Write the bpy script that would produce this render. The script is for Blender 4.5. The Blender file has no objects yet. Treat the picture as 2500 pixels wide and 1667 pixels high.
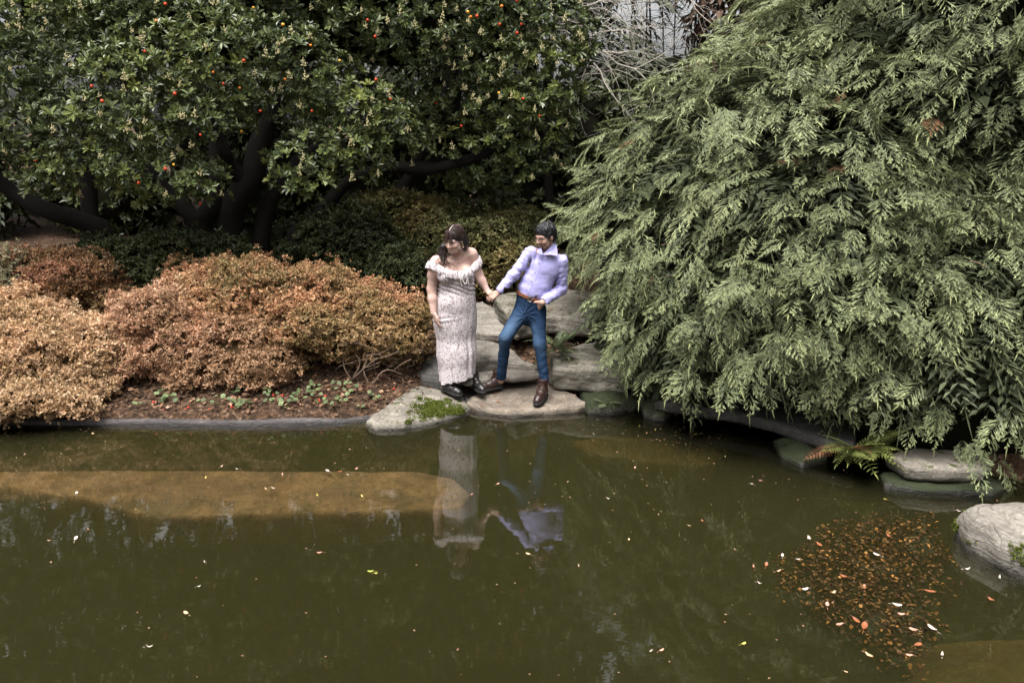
import bpy, math, random
import numpy as np
from mathutils import Vector, Matrix

# ------------------------------------------------------------------ scene, camera, light
SC = bpy.context.scene
COL = SC.collection
R = math.radians
rng = np.random.default_rng(7)
random.seed(7)

CAM_H, PITCH, LENS = 2.55, R(14.1), 28.0
cam_d = bpy.data.cameras.new('camera'); cam = bpy.data.objects.new('camera', cam_d); COL.objects.link(cam)
cam.location = (0, 0, CAM_H); cam.rotation_euler = (R(90) - PITCH, 0, 0)
cam_d.lens = LENS; cam_d.sensor_width = 36; cam_d.clip_start = 0.05; cam_d.clip_end = 2000
SC.camera = cam

SUN_EL, SUN_AZ = R(70), R(210)          # azimuth measured clockwise from +Y: high, behind the camera's left shoulder
world = bpy.data.worlds.new('World'); SC.world = world; world.use_nodes = True
wn = world.node_tree.nodes; wl = world.node_tree.links
sky = wn.new('ShaderNodeTexSky'); sky.sky_type = 'NISHITA'; sky.sun_disc = False
sky.sun_elevation = SUN_EL; sky.sun_rotation = SUN_AZ; sky.air_density = 1.0; sky.dust_density = 10.0; sky.ozone_density = 0.6
wn['Background'].inputs['Strength'].default_value = 0.15
hs = wn.new('ShaderNodeHueSaturation'); hs.inputs['Saturation'].default_value = 0.15          # high thin overcast: a pale sky all round
wl.new(sky.outputs[0], hs.inputs['Color']); wl.new(hs.outputs[0], wn['Background'].inputs[0])
sun_d = bpy.data.lights.new('sun', 'SUN'); sun = bpy.data.objects.new('sun', sun_d); COL.objects.link(sun)
sun_d.energy = 0.8; sun_d.angle = R(22); sun_d.color = (1.0, 0.95, 0.88)
sd = Vector((math.sin(SUN_AZ) * math.cos(SUN_EL), math.cos(SUN_AZ) * math.cos(SUN_EL), math.sin(SUN_EL)))
sun.rotation_euler = sd.to_track_quat('Z', 'Y').to_euler()
SC.view_settings.view_transform = 'Standard'; SC.view_settings.look = 'None'
SC.view_settings.exposure = 1.45; SC.view_settings.gamma = 1.0; SC.view_settings.use_curve_mapping = False
SC.render.engine = 'CYCLES'
SC.cycles.max_bounces = 8; SC.cycles.diffuse_bounces = 3; SC.cycles.glossy_bounces = 3
SC.cycles.transmission_bounces = 4; SC.cycles.volume_bounces = 0; SC.cycles.transparent_max_bounces = 8
SC.cycles.caustics_reflective = False; SC.cycles.caustics_refractive = False
SC.cycles.use_denoising = True; SC.cycles.sample_clamp_indirect = 4.0

# ------------------------------------------------------------------ survey helpers: photograph point + distance -> place
FPX = 2500 * LENS / 36.0
def ray(px, py):
    u = (px - 1250) / FPX; v = (833.5 - py) / FPX
    return np.array([u, math.cos(PITCH) + v * math.sin(PITCH), -math.sin(PITCH) + v * math.cos(PITCH)])
def P(px, py, Y):
    d = ray(px, py); s = Y / d[1]
    return np.array([d[0] * s, Y, CAM_H + d[2] * s])
def PZ(px, py, z):
    d = ray(px, py); s = (z - CAM_H) / d[2]
    return np.array([d[0] * s, d[1] * s, z])
def A(*v): return np.array(v, float)
def unit(v):
    v = np.asarray(v, float); return v / (np.linalg.norm(v, axis=-1, keepdims=True) + 1e-12)

# ------------------------------------------------------------------ noise
def _hash(ix, iy, iz, seed):
    h = (ix * 374761393 + iy * 668265263 + iz * 2147483647 + seed * 974711) & 0xFFFFFFFF
    h = ((h ^ (h >> 13)) * 1274126177) & 0xFFFFFFFF
    h = (h ^ (h >> 16)) & 0xFFFFFFFF
    return h.astype(np.float64) / 4294967295.0
def vnoise(x, y, z, seed=0):
    x, y, z = np.broadcast_arrays(np.asarray(x, float), np.asarray(y, float), np.asarray(z, float))
    fx, fy, fz = np.floor(x), np.floor(y), np.floor(z)
    ix, iy, iz = fx.astype(np.int64), fy.astype(np.int64), fz.astype(np.int64)
    tx, ty, tz = x - fx, y - fy, z - fz
    tx = tx * tx * (3 - 2 * tx); ty = ty * ty * (3 - 2 * ty); tz = tz * tz * (3 - 2 * tz)
    out = 0
    for dx in (0, 1):
        wx = tx if dx else 1 - tx
        for dy in (0, 1):
            wy = ty if dy else 1 - ty
            for dz in (0, 1):
                wz = tz if dz else 1 - tz
                out = out + wx * wy * wz * _hash(ix + dx, iy + dy, iz + dz, seed)
    return out * 2 - 1
def fbm(x, y, z, octv=4, seed=0, gain=0.5):
    a, s, t = 1.0, 0.0, 0.0
    f = 1.0
    for o in range(octv):
        s = s + a * vnoise(x * f + 17.3 * o, y * f + 5.1 * o, z * f + 9.7 * o, seed + o); t += a
        a *= gain; f *= 2.03
    return s / t

# ------------------------------------------------------------------ mesh / object helpers
def mesh_np(name, V, F, smooth=True, attrs=None):
    """V (n,3); F an (m,k) array or a list of such arrays."""
    V = np.asarray(V, np.float32)
    Fs = [np.asarray(f, np.int32) for f in (F if isinstance(F, (list, tuple)) else [F]) if len(f)]
    me = bpy.data.meshes.new(name)
    me.vertices.add(len(V)); me.vertices.foreach_set('co', V.ravel())
    nl = sum(f.size for f in Fs); npoly = sum(len(f) for f in Fs)
    me.loops.add(nl); me.polygons.add(npoly)
    me.loops.foreach_set('vertex_index', np.concatenate([f.ravel() for f in Fs]))
    tot = np.concatenate([np.full(len(f), f.shape[1], np.int32) for f in Fs])
    st = np.concatenate([[0], np.cumsum(tot)[:-1]]).astype(np.int32)
    me.polygons.foreach_set('loop_start', st)
    me.polygons.foreach_set('use_smooth', np.full(npoly, bool(smooth)))
    for an, av in (attrs or {}).items():
        at = me.attributes.new(an, 'FLOAT_COLOR', 'POINT')
        av = np.asarray(av, np.float32)
        if av.shape[1] == 3: av = np.concatenate([av, np.ones((len(av), 1), np.float32)], 1)
        at.data.foreach_set('color', av.ravel())
    me.update(calc_edges=True); me.validate()
    return me
def link(name, me, mat=None, parent=None):
    o = bpy.data.objects.new(name, me); COL.objects.link(o)
    if mat is not None and me is not None and not me.materials: me.materials.append(mat)
    if parent is not None: o.parent = parent
    return o
def obj(name, V, F, mat, parent=None, smooth=True, attrs=None):
    V = np.asarray(V, float)
    if parent is not None: V = V - np.array(parent.location)
    return link(name, mesh_np(name, V, F, smooth, attrs), mat, parent)
def empty(name, loc):
    o = bpy.data.objects.new(name, None); COL.objects.link(o); o.location = tuple(float(c) for c in loc)
    o.empty_display_size = 0.1
    return o
def tag(o, label=None, cat=None, group=None, kind=None):
    if label: o['label'] = label
    if cat: o['category'] = cat
    if group: o['group'] = group
    if kind: o['kind'] = kind
    return o
def origin_to(o, loc):
    """move an object's origin without moving its mesh (mesh data used once)"""
    loc = np.asarray(loc, float); d = loc - np.array(o.location)
    o.data.transform(Matrix.Translation(Vector((-d).tolist()))); o.location = tuple(loc.tolist())
    return o

class MB:
    """collects vertices and faces of tubes / strips into one mesh"""
    def __init__(s): s.v = []; s.f = []; s.n = 0
    def add(s, V, F):
        V = np.asarray(V, float); s.v.append(V)
        for f in (F if isinstance(F, list) and len(F) and isinstance(F[0], np.ndarray) else [np.asarray(F)]):
            s.f.append(np.asarray(f, np.int64) + s.n)
        s.n += len(V)
    def tube(s, pts, rad, seg=6, cap=True):
        pts = np.asarray(pts, float); n = len(pts)
        rad = np.broadcast_to(np.asarray(rad, float), (n,))
        tan = np.gradient(pts, axis=0) if n > 2 else np.repeat((pts[1:] - pts[:1]), n, 0)
        tan = unit(tan)
        ref = np.eye(3)[int(np.argmin(np.abs(tan).max(0)))]          # one reference direction for the whole tube: no twist
        b = unit(np.cross(tan, ref)); c = np.cross(b, tan)
        th = np.linspace(0, 2 * math.pi, seg, endpoint=False)
        V = pts[:, None] + rad[:, None, None] * (b[:, None] * np.cos(th)[None, :, None] + c[:, None] * np.sin(th)[None, :, None])
        i = np.arange(n - 1)[:, None] * seg; j = np.arange(seg)[None]; k = (j + 1) % seg
        F = np.stack([i + j, i + k, i + seg + k, i + seg + j], -1).reshape(-1, 4)
        Vv = V.reshape(-1, 3)
        if cap:
            Vv = np.concatenate([Vv, pts[:1], pts[-1:]]); a, e = n * seg, n * seg + 1
            j = np.arange(seg); k = (j + 1) % seg
            T = np.concatenate([np.stack([np.full(seg, a), k, j], 1), np.stack([np.full(seg, e), (n - 1) * seg + j, (n - 1) * seg + k], 1)])
            s.add(Vv, [F, T])
        else: s.add(Vv, [F])
    def build(s, name, mat, parent=None, smooth=True):
        V = np.concatenate(s.v); q = [f for f in s.f if f.shape[1] == 4]; t = [f for f in s.f if f.shape[1] == 3]
        F = []
        if q: F.append(np.concatenate(q))
        if t: F.append(np.concatenate(t))
        return obj(name, V, F, mat, parent, smooth)
def spline(pts, n):
    """Catmull-Rom through pts, n samples"""
    pts = np.asarray(pts, float); q = np.concatenate([2 * pts[:1] - pts[1:2], pts, 2 * pts[-1:] - pts[-2:-1]])
    t = np.linspace(0, len(pts) - 1 - 1e-9, n); i = t.astype(int); f = (t - i)[:, None]
    a, b, c, d = q[i], q[i + 1], q[i + 2], q[i + 3]
    return 0.5 * (2 * b + (c - a) * f + (2 * a - 5 * b + 4 * c - d) * f ** 2 + (3 * b - a - 3 * c + d) * f ** 3)

# ------------------------------------------------------------------ implicit surfaces (signed distance on a grid, surface nets)
class SDF:
    def __init__(s, lo, hi, h):
        s.lo = np.asarray(lo, float); s.h = h
        s.n = np.ceil((np.asarray(hi, float) - s.lo) / h).astype(int) + 1
        s.V = np.full(s.n, 9.0, np.float32)
        s.ax = [s.lo[i] + h * np.arange(s.n[i]) for i in range(3)]
    def box(s, lo, hi):
        i0 = np.clip(np.floor((np.asarray(lo) - s.lo) / s.h).astype(int), 0, s.n); i1 = np.clip(np.ceil((np.asarray(hi) - s.lo) / s.h).astype(int) + 1, 0, s.n)
        sl = tuple(slice(a, max(b, a)) for a, b in zip(i0, i1))
        return sl, s.ax[0][sl[0]][:, None, None], s.ax[1][sl[1]][None, :, None], s.ax[2][sl[2]][None, None, :]
    def put(s, sl, d, k, sub=False):
        a = s.V[sl]
        if a.size == 0: return
        if sub:
            d = -d
            h = np.maximum(k - np.abs(a - d), 0) / max(k, 1e-6); s.V[sl] = np.maximum(a, d) + h * h * k * 0.25
        else:
            h = np.maximum(k - np.abs(a - d), 0) / max(k, 1e-6); s.V[sl] = np.minimum(a, d) - h * h * k * 0.25
    def cone(s, a, b, ra, rb, k=0.02, flat=None, sub=False, wave=None):
        """tapered capsule; flat=(dir, scale) squashes it along dir"""
        a = np.asarray(a, float); b = np.asarray(b, float); m = max(ra, rb) + k + 3 * s.h
        if flat and flat[1] < 1: m = m / 1
        lo = np.minimum(a, b) - m; hi = np.maximum(a, b) + m
        if flat and flat[1] > 1: lo -= m * (flat[1] - 1); hi += m * (flat[1] - 1)
        sl, X, Y, Z = s.box(lo, hi)
        x, y, z = X - a[0], Y - a[1], Z - a[2]
        ab = b - a
        if flat:
            n = unit(flat[0]); dn = x * n[0] + y * n[1] + z * n[2]; g = 1.0 / flat[1] - 1.0
            x = x + g * dn * n[0]; y = y + g * dn * n[1]; z = z + g * dn * n[2]
            ab = ab + g * np.dot(ab, n) * n
        L = float(np.dot(ab, ab)) + 1e-12
        t = np.clip((x * ab[0] + y * ab[1] + z * ab[2]) / L, 0, 1)
        d = np.sqrt((x - t * ab[0]) ** 2 + (y - t * ab[1]) ** 2 + (z - t * ab[2]) ** 2) - (ra + (rb - ra) * t)
        if flat: d = d * min(1.0, flat[1])
        if wave is not None:
            i = np.nonzero(np.abs(d) < 0.03)
            d[i] += wave(X.ravel()[i[0]], Y.ravel()[i[1]], Z.ravel()[i[2]], t[i])
        s.put(sl, d, k, sub)
    def chain(s, pts, rs, k=0.02, flat=None):
        for i in range(len(pts) - 1): s.cone(pts[i], pts[i + 1], rs[i], rs[i + 1], k, flat)
    def ell(s, c, r, k=0.02, rot=None, sub=False):
        c = np.asarray(c, float); r = np.asarray(r, float); m = r.max() + k + 3 * s.h
        sl, X, Y, Z = s.box(c - m, c + m)
        x, y, z = X - c[0], Y - c[1], Z - c[2]
        if rot is not None:          # rows of rot are the ellipsoid's own axes
            x, y, z = (rot[0][0] * x + rot[0][1] * y + rot[0][2] * z, rot[1][0] * x + rot[1][1] * y + rot[1][2] * z, rot[2][0] * x + rot[2][1] * y + rot[2][2] * z)
        k0 = np.sqrt((x / r[0]) ** 2 + (y / r[1]) ** 2 + (z / r[2]) ** 2)
        k1 = np.sqrt((x / r[0] ** 2) ** 2 + (y / r[1] ** 2) ** 2 + (z / r[2] ** 2) ** 2) + 1e-9
        s.put(sl, k0 * (k0 - 1) / k1, k, sub)
    def cut(s, p, n, lo=None, hi=None, k=0.0):
        """remove everything on the +n side of the plane, inside the box"""
        p = np.asarray(p, float); n = unit(n)
        sl, X, Y, Z = s.box(s.lo if lo is None else lo, s.ax and [a[-1] for a in s.ax] if hi is None else hi)
        d = (X - p[0]) * n[0] + (Y - p[1]) * n[1] + (Z - p[2]) * n[2]
        s.put(sl, -d, max(k, 1e-6), True)
    def disp(s, fn, lo=None, hi=None):
        sl, X, Y, Z = s.box(s.lo if lo is None else lo, [a[-1] for a in s.ax] if hi is None else hi)
        v = s.V[sl]; i = np.nonzero(np.abs(v) < max(0.02, 2.5 * s.h))
        v[i] += fn(X.ravel()[i[0]], Y.ravel()[i[1]], Z.ravel()[i[2]])
    def mesh(s):
        V = s.V; V[0] = V[-1] = 9; V[:, 0] = V[:, -1] = 9; V[:, :, 0] = V[:, :, -1] = 9
        I = V < 0
        c = [I[:-1, :-1, :-1], I[1:, :-1, :-1], I[:-1, 1:, :-1], I[1:, 1:, :-1], I[:-1, :-1, 1:], I[1:, :-1, 1:], I[:-1, 1:, 1:], I[1:, 1:, 1:]]
        cnt = sum(q.astype(np.uint8) for q in c)
        cells = np.argwhere((cnt > 0) & (cnt < 8))
        idx = np.full(cnt.shape, -1, np.int32); idx[tuple(cells.T)] = np.arange(len(cells))
        corner = [V[cells[:, 0] + dx, cells[:, 1] + dy, cells[:, 2] + dz] for dz in (0, 1) for dy in (0, 1) for dx in (0, 1)]
        offs = [(dx, dy, dz) for dz in (0, 1) for dy in (0, 1) for dx in (0, 1)]
        acc = np.zeros((len(cells), 3)); num = np.zeros(len(cells))
        for a in range(8):
            for b in range(a + 1, 8):
                if sum(abs(offs[a][q] - offs[b][q]) for q in range(3)) != 1: continue
                va, vb = corner[a], corner[b]; m = (va < 0) != (vb < 0)
                t = np.where(m, va / (va - vb + 1e-20), 0)
                for q in range(3): acc[:, q] += np.where(m, offs[a][q] + t * (offs[b][q] - offs[a][q]), 0)
                num += m
        P3 = s.lo + s.h * (cells + acc / num[:, None])
        F = []
        for axis in range(3):
            sh = [slice(1, -1)] * 3; s0 = list(sh); s1 = list(sh)
            s0[axis] = slice(0, -1); s1[axis] = slice(1, None)
            i0, i1 = I[tuple(s0)], I[tuple(s1)]
            e = np.argwhere(i0 != i1); flip = i0[tuple(e.T)]
            base = e.copy()
            for q in range(3):
                if q != axis: base[:, q] += 1
            u, v = [q for q in range(3) if q != axis]
            def cell(du, dv):
                b = base.copy(); b[:, u] -= du; b[:, v] -= dv
                return idx[tuple(b.T)]
            Q = np.stack([cell(1, 1), cell(0, 1), cell(0, 0), cell(1, 0)], 1)
            if axis == 1: flip = ~flip
            Q[~flip] = Q[~flip][:, ::-1]
            F.append(Q)
        F = np.concatenate(F); F = F[(F >= 0).all(1)]
        return P3, F
# ------------------------------------------------------------------ materials
class NT:
    def __init__(s, name):
        s.m = bpy.data.materials.new(name); s.m.use_nodes = True
        s.n = s.m.node_tree.nodes; s.l = s.m.node_tree.links; s.n.clear()
        s.out = s.n.new('ShaderNodeOutputMaterial')
    def __call__(s, t, **kw):
        nd = s.n.new('ShaderNode' + t)
        for k, v in kw.items():
            if k in nd.inputs.keys(): pass
            setattr(nd, k, v)
        return nd
    def set(s, nd, **kw):
        for k, v in kw.items():
            i = nd.inputs[k.replace('_', ' ')]
            if hasattr(v, 'is_output') or isinstance(v, bpy.types.NodeSocket): s.l.new(v, i)
            else: i.default_value = v
        return nd
    def coord(s, kind='Object', scale=(1, 1, 1), rot=(0, 0, 0)):
        tc = s('TexCoord'); mp = s('Mapping'); s.l.new(tc.outputs[kind], mp.inputs[0])
        mp.inputs['Scale'].default_value = scale; mp.inputs['Rotation'].default_value = rot
        return mp.outputs[0]
    def noise(s, vec, scale, detail=4, rough=0.55, dist=0.0):
        t = s('TexNoise'); s.l.new(vec, t.inputs['Vector'])
        s.set(t, Scale=scale, Detail=detail, Roughness=rough, Distortion=dist); return t.outputs['Fac']
    def voro(s, vec, scale, feature='F1'):
        t = s('TexVoronoi'); t.feature = feature; s.l.new(vec, t.inputs['Vector']); t.inputs['Scale'].default_value = scale; return t
    def ramp(s, fac, stops, interp='LINEAR'):
        r = s('ValToRGB'); s.l.new(fac, r.inputs[0]); e = r.color_ramp.elements; r.color_ramp.interpolation = interp
        while len(e) < len(stops): e.new(0.5)
        for el, (p, c) in zip(e, stops):
            el.position = p; el.color = (*c, 1) if not isinstance(c, (int, float)) else (c, c, c, 1)
        return r.outputs[0]
    def mix(s, fac, a, b, mode='MIX'):
        m = s('Mix'); m.data_type = 'RGBA'; m.blend_type = mode
        for k, v in ((0, fac), (6, a), (7, b)):
            if isinstance(v, bpy.types.NodeSocket): s.l.new(v, m.inputs[k])
            else: m.inputs[k].default_value = v if k == 0 else (*v, 1)
        return m.outputs[2]
    def math(s, op, a, b=0.0, clamp=False):
        m = s('Math'); m.operation = op; m.use_clamp = clamp
        for k, v in ((0, a), (1, b)):
            if isinstance(v, bpy.types.NodeSocket): s.l.new(v, m.inputs[k])
            else: m.inputs[k].default_value = v
        return m.outputs[0]
    def attr(s, name):
        a = s('Attribute'); a.attribute_name = name; return a
    def sep(s, c):
        x = s('SeparateColor'); s.l.new(c, x.inputs[0]); return x.outputs
    def bump(s, h, strength=0.3, dist=0.01):
        b = s('Bump'); s.l.new(h, b.inputs['Height']); b.inputs['Strength'].default_value = strength; b.inputs['Distance'].default_value = dist
        return b.outputs[0]
    def bsdf(s, color, rough=0.6, spec=0.4, normal=None, **kw):
        p = s('BsdfPrincipled'); s.set(p, Base_Color=color if isinstance(color, bpy.types.NodeSocket) else (*color, 1), Roughness=rough)
        s.set(p, **{'Specular IOR Level': spec})
        if normal is not None: s.l.new(normal, p.inputs['Normal'])
        for k, v in kw.items(): s.set(p, **{k: v})
        return p.outputs[0]
    def done(s, sh):
        s.l.new(sh, s.out.inputs[0]); return s.m

def leaf_mat(name, stops, tip=None, rough=0.45, spec=0.4, transl=0.25, tipmix=0.6, clump=None, clump_scale=1.2):
    """stops: ramp over a random value per sprig (tint.r); tip: colour towards the tip (tint.g); tint.b random per leaf"""
    t = NT(name); at = t.attr('tint'); c = t.sep(at.outputs['Color'])
    col = t.ramp(c[0], stops)
    if tip is not None: col = t.mix(t.math('MULTIPLY', c[1], tipmix), col, tip)
    if clump is not None:
        n = t.noise(t.coord('Object'), clump_scale, 2)
        col = t.mix(t.ramp(n, [(0.42, 0.0), (0.6, 1.0)]), col, t.mix(0.6, col, clump))
    hsv = t('HueSaturation'); t.l.new(col, hsv.inputs['Color'])
    v = t('MapRange'); t.l.new(c[2], v.inputs[0]); v.inputs[3].default_value = 0.65; v.inputs[4].default_value = 1.3
    t.l.new(v.outputs[0], hsv.inputs['Value']); col = hsv.outputs[0]
    p = t.bsdf(col, rough, spec)
    tr = t('BsdfTranslucent'); t.l.new(col, tr.inputs[0])
    ms = t('MixShader'); ms.inputs[0].default_value = transl; t.l.new(p, ms.inputs[1]); t.l.new(tr.outputs[0], ms.inputs[2])
    return t.done(ms.outputs[0])
def plain(name, c, rough=0.7, spec=0.3, nscale=None, amp=0.25, bump=0.0, metallic=0.0):
    t = NT(name); col = c; nrm = None
    if nscale:
        n = t.noise(t.coord('Object'), nscale, 5)
        col = t.mix(n, tuple(x * (1 - amp) for x in c), tuple(min(1, x * (1 + amp)) for x in c))
        if bump: nrm = t.bump(n, bump, 0.01)
    return t.done(t.bsdf(col, rough, spec, nrm, Metallic=metallic))
def stone_mat(name, base, dark, moss=0.0, lichen=0.25, wet=True, mosscol=(0.045, 0.06, 0.012)):
    t = NT(name); co = t.coord('Object'); geo = t('NewGeometry')
    n1 = t.noise(co, 3.0, 6, 0.62); n2 = t.noise(co, 38, 5, 0.7); n3 = t.noise(co, 9, 4, 0.6, 0.6)
    col = t.mix(t.ramp(n1, [(0.32, 0), (0.66, 1)]), dark, base)
    col = t.mix(t.ramp(n2, [(0.35, 0.55), (0.6, 0.0)]), col, tuple(x * 0.5 for x in dark))
    col = t.mix(t.math('MULTIPLY', t.ramp(t.noise(co, 14, 5, 0.7), [(0.58, 0), (0.68, 1)]), lichen), col, (0.42, 0.42, 0.36))
    lay = t.noise(t.coord('Object', (2, 2, 40), (0.12, 0.08, 0)), 1.6, 4, 0.6)
    col = t.mix(t.ramp(lay, [(0.42, 0.5), (0.52, 0.0)]), col, tuple(x * 0.6 for x in dark))
    if moss > 0:
        up = t.sep(geo.outputs['Normal'])[2]
        mk = t.math('ADD', t.math('MULTIPLY', up, 0.35), n3)
        mk = t.ramp(mk, [(0.95 - 0.5 * moss, 0), (1.03 - 0.5 * moss, 1)])
        col = t.mix(mk, col, t.mix(n2, tuple(x * 0.5 for x in mosscol), tuple(x * 1.5 for x in mosscol)))
    rough = 0.85
    if wet:
        z = t.sep(geo.outputs['Position'])[2]
        wn_ = t.math('ADD', z, t.math('MULTIPLY', t.math('SUBTRACT', n3, 0.5), 0.08))
        wk = t.ramp(wn_, [(0.012, 1.0), (0.045, 0.0)])
        col = t.mix(wk, col, t.mix(0.65, col, (0.012, 0.011, 0.009)))
        rough = t.math('SUBTRACT', 0.85, t.math('MULTIPLY', wk, 0.5))
    n4 = t.noise(co, 130, 3, 0.7); cr = t.voro(t.coord('Object', (1, 1, 2.5)), 5.5, 'DISTANCE_TO_EDGE')
    crk = t.ramp(t.math('ADD', cr.outputs['Distance'], t.math('MULTIPLY', n3, 0.12)), [(0.062, 1.0), (0.085, 0.0)])
    col = t.mix(t.math('MULTIPLY', crk, 0.28), col, tuple(x * 0.35 for x in dark))
    col = t.mix(t.ramp(n4, [(0.36, 0.45), (0.5, 0.0)]), col, tuple(x * 0.45 for x in dark))
    h = t.math('ADD', t.math('ADD', t.math('MULTIPLY', n2, 0.4), t.math('MULTIPLY', n4, 0.2)), t.math('ADD', n3, t.math('SUBTRACT', t.math('MULTIPLY', lay, 0.5), t.math('MULTIPLY', crk, 0.25))))
    return t.done(t.bsdf(col, rough, 0.3, t.bump(h, 0.9, 0.02)))

M = {}
M['rock'] = stone_mat('stone grey', (0.30, 0.27, 0.23), (0.15, 0.135, 0.115))
M['rock_tan'] = stone_mat('stone tan', (0.27, 0.225, 0.175), (0.125, 0.10, 0.078))
M['rock_dark'] = stone_mat('stone dark', (0.10, 0.095, 0.088), (0.045, 0.043, 0.04), moss=0.1, lichen=0.1)
M['rock_mossy'] = stone_mat('stone mossy', (0.29, 0.26, 0.215), (0.15, 0.132, 0.11), moss=0.10, lichen=0.5)
M['rock_green'] = stone_mat('stone moss covered', (0.08, 0.075, 0.06), (0.03, 0.03, 0.022), moss=0.8, lichen=0.15, mosscol=(0.02, 0.026, 0.009))
M['rock_side'] = stone_mat('stone mossy side', (0.30, 0.27, 0.23), (0.11, 0.10, 0.075), moss=0.10, lichen=0.3, mosscol=(0.03, 0.036, 0.012))
M['concrete'] = stone_mat('concrete', (0.115, 0.10, 0.098), (0.06, 0.052, 0.052), lichen=0.1)
def sub_mat():
    t = NT('silted stone'); co = t.coord('Object')
    n = t.noise(co, 5, 6, 0.65); n2 = t.noise(co, 60, 4, 0.7)
    col = t.mix(t.ramp(n, [(0.3, 0), (0.7, 1)]), (0.12, 0.074, 0.034), (0.23, 0.145, 0.068))
    col = t.mix(t.ramp(n2, [(0.38, 0.6), (0.55, 0)]), col, (0.10, 0.06, 0.022))
    col = t.mix(t.ramp(t.noise(co, 2.6, 5, 0.65, 0.8), [(0.40, 0.65), (0.60, 0.0)]), col, (0.055, 0.043, 0.02))
    col = t.mix(t.ramp(t.noise(co, 24, 4, 0.7), [(0.36, 0.7), (0.46, 0.0)]), col, (0.045, 0.028, 0.012))
    return t.done(t.bsdf(col, 0.9, 0.1, t.bump(n2, 0.4, 0.01)))
M['sub'] = sub_mat()
def bed_mat():
    t = NT('pond silt'); co = t.coord('Object')
    n = t.noise(co, 0.8, 5, 0.6)
    col = t.mix(t.ramp(n, [(0.3, 0), (0.7, 1)]), (0.046, 0.040, 0.0125), (0.072, 0.064, 0.018))
    return t.done(t.bsdf(col, 0.95, 0.05))
M['bed'] = bed_mat()
def ground_mat():
    t = NT('leaf litter soil'); co = t.coord('Object')
    n = t.noise(co, 6, 6, 0.7); v = t.voro(co, 34); n2 = t.noise(co, 40, 4, 0.7)
    vc = t.sep(v.outputs['Color'])[0]
    col = t.ramp(vc, [(0.0, (0.03, 0.018, 0.011)), (0.45, (0.075, 0.042, 0.024)), (0.8, (0.12, 0.07, 0.042)), (1.0, (0.20, 0.13, 0.085))])
    col = t.mix(t.ramp(n, [(0.4, 0.75), (0.6, 0.0)]), col, (0.022, 0.015, 0.01))
    z = t.sep(t('NewGeometry').outputs['Position'])[2]
    col = t.mix(t.ramp(z, [(0.0, 1.0), (0.03, 0.0)]), col, (0.045, 0.04, 0.013))
    h = t.math('ADD', v.outputs['Distance'], n2)
    return t.done(t.bsdf(col, 0.9, 0.15, t.bump(h, 0.9, 0.03)))
M['ground'] = ground_mat()
def water_mat():
    t = NT('pond water'); co = t.coord('Object')
    n = t.noise(co, 2.2, 2, 0.5); n2 = t.noise(t.coord('Object', (1, 2.4, 1)), 7, 2, 0.5)
    h = t.math('ADD', n, t.math('MULTIPLY', n2, 0.22))
    nrm = t.bump(h, 0.03, 0.05)
    fr = t('Fresnel'); fr.inputs[0].default_value = 1.85; t.l.new(nrm, fr.inputs['Normal'])
    gl = t('BsdfGlossy'); gl.inputs['Roughness'].default_value = 0.015; t.l.new(nrm, gl.inputs['Normal'])
    tr = t('BsdfTransparent'); tr.inputs[0].default_value = (1, 1, 1, 1)
    ms = t('MixShader'); t.l.new(fr.outputs[0], ms.inputs[0]); t.l.new(tr.outputs[0], ms.inputs[1]); t.l.new(gl.outputs[0], ms.inputs[2])
    # murky water: silt scatters and absorbs
    vs = t('VolumeScatter'); vs.inputs['Color'].default_value = (0.82, 0.77, 0.38, 1); vs.inputs['Density'].default_value = 0.46
    va = t('VolumeAbsorption'); va.inputs['Color'].default_value = (0.42, 0.42, 0.12, 1); va.inputs['Density'].default_value = 4.6
    ad = t('AddShader'); t.l.new(vs.outputs[0], ad.inputs[0]); t.l.new(va.outputs[0], ad.inputs[1]); t.l.new(ad.outputs[0], t.out.inputs['Volume'])
    return t.done(ms.outputs[0])
M['water'] = water_mat()
M['arb'] = leaf_mat('strawberry tree leaf', [(0, (0.026, 0.042, 0.018)), (0.5, (0.055, 0.079, 0.029)), (0.85, (0.125, 0.152, 0.043)), (1, (0.20, 0.22, 0.058))], tip=(0.21, 0.23, 0.066), rough=0.36, spec=0.45, transl=0.2, tipmix=0.4)
M['cedar'] = leaf_mat('cedar spray', [(0, (0.056, 0.078, 0.041)), (0.5, (0.10, 0.123, 0.066)), (1, (0.16, 0.18, 0.094))], tip=(0.36, 0.385, 0.175), rough=0.55, spec=0.3, transl=0.25, tipmix=0.75)
M['far'] = leaf_mat('far conifer', [(0, (0.03, 0.037, 0.024)), (0.6, (0.055, 0.064, 0.04)), (1, (0.085, 0.092, 0.055))], tip=(0.10, 0.11, 0.065), rough=0.6, spec=0.25, transl=0.15, tipmix=0.5)
M['far_brown'] = leaf_mat('brown conifer', [(0, (0.06, 0.036, 0.026)), (1, (0.12, 0.075, 0.055))], tip=(0.12, 0.08, 0.055), rough=0.7, spec=0.2, transl=0.15)
AZ = dict(rough=0.5, spec=0.3, transl=0.25, tipmix=0.35)
M['az_orange'] = leaf_mat('azalea orange', [(0, (0.12, 0.09, 0.035)), (0.25, (0.23, 0.14, 0.06)), (0.5, (0.39, 0.195, 0.10)), (0.8, (0.52, 0.275, 0.155)), (1, (0.56, 0.39, 0.25))], tip=(0.56, 0.37, 0.21), clump=(0.22, 0.18, 0.07), **AZ)
M['az_peach'] = leaf_mat('azalea peach', [(0, (0.20, 0.14, 0.06)), (0.3, (0.38, 0.24, 0.11)), (0.7, (0.55, 0.34, 0.20)), (1, (0.62, 0.46, 0.31))], tip=(0.64, 0.46, 0.31), clump=(0.38, 0.27, 0.15), **AZ)
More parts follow.
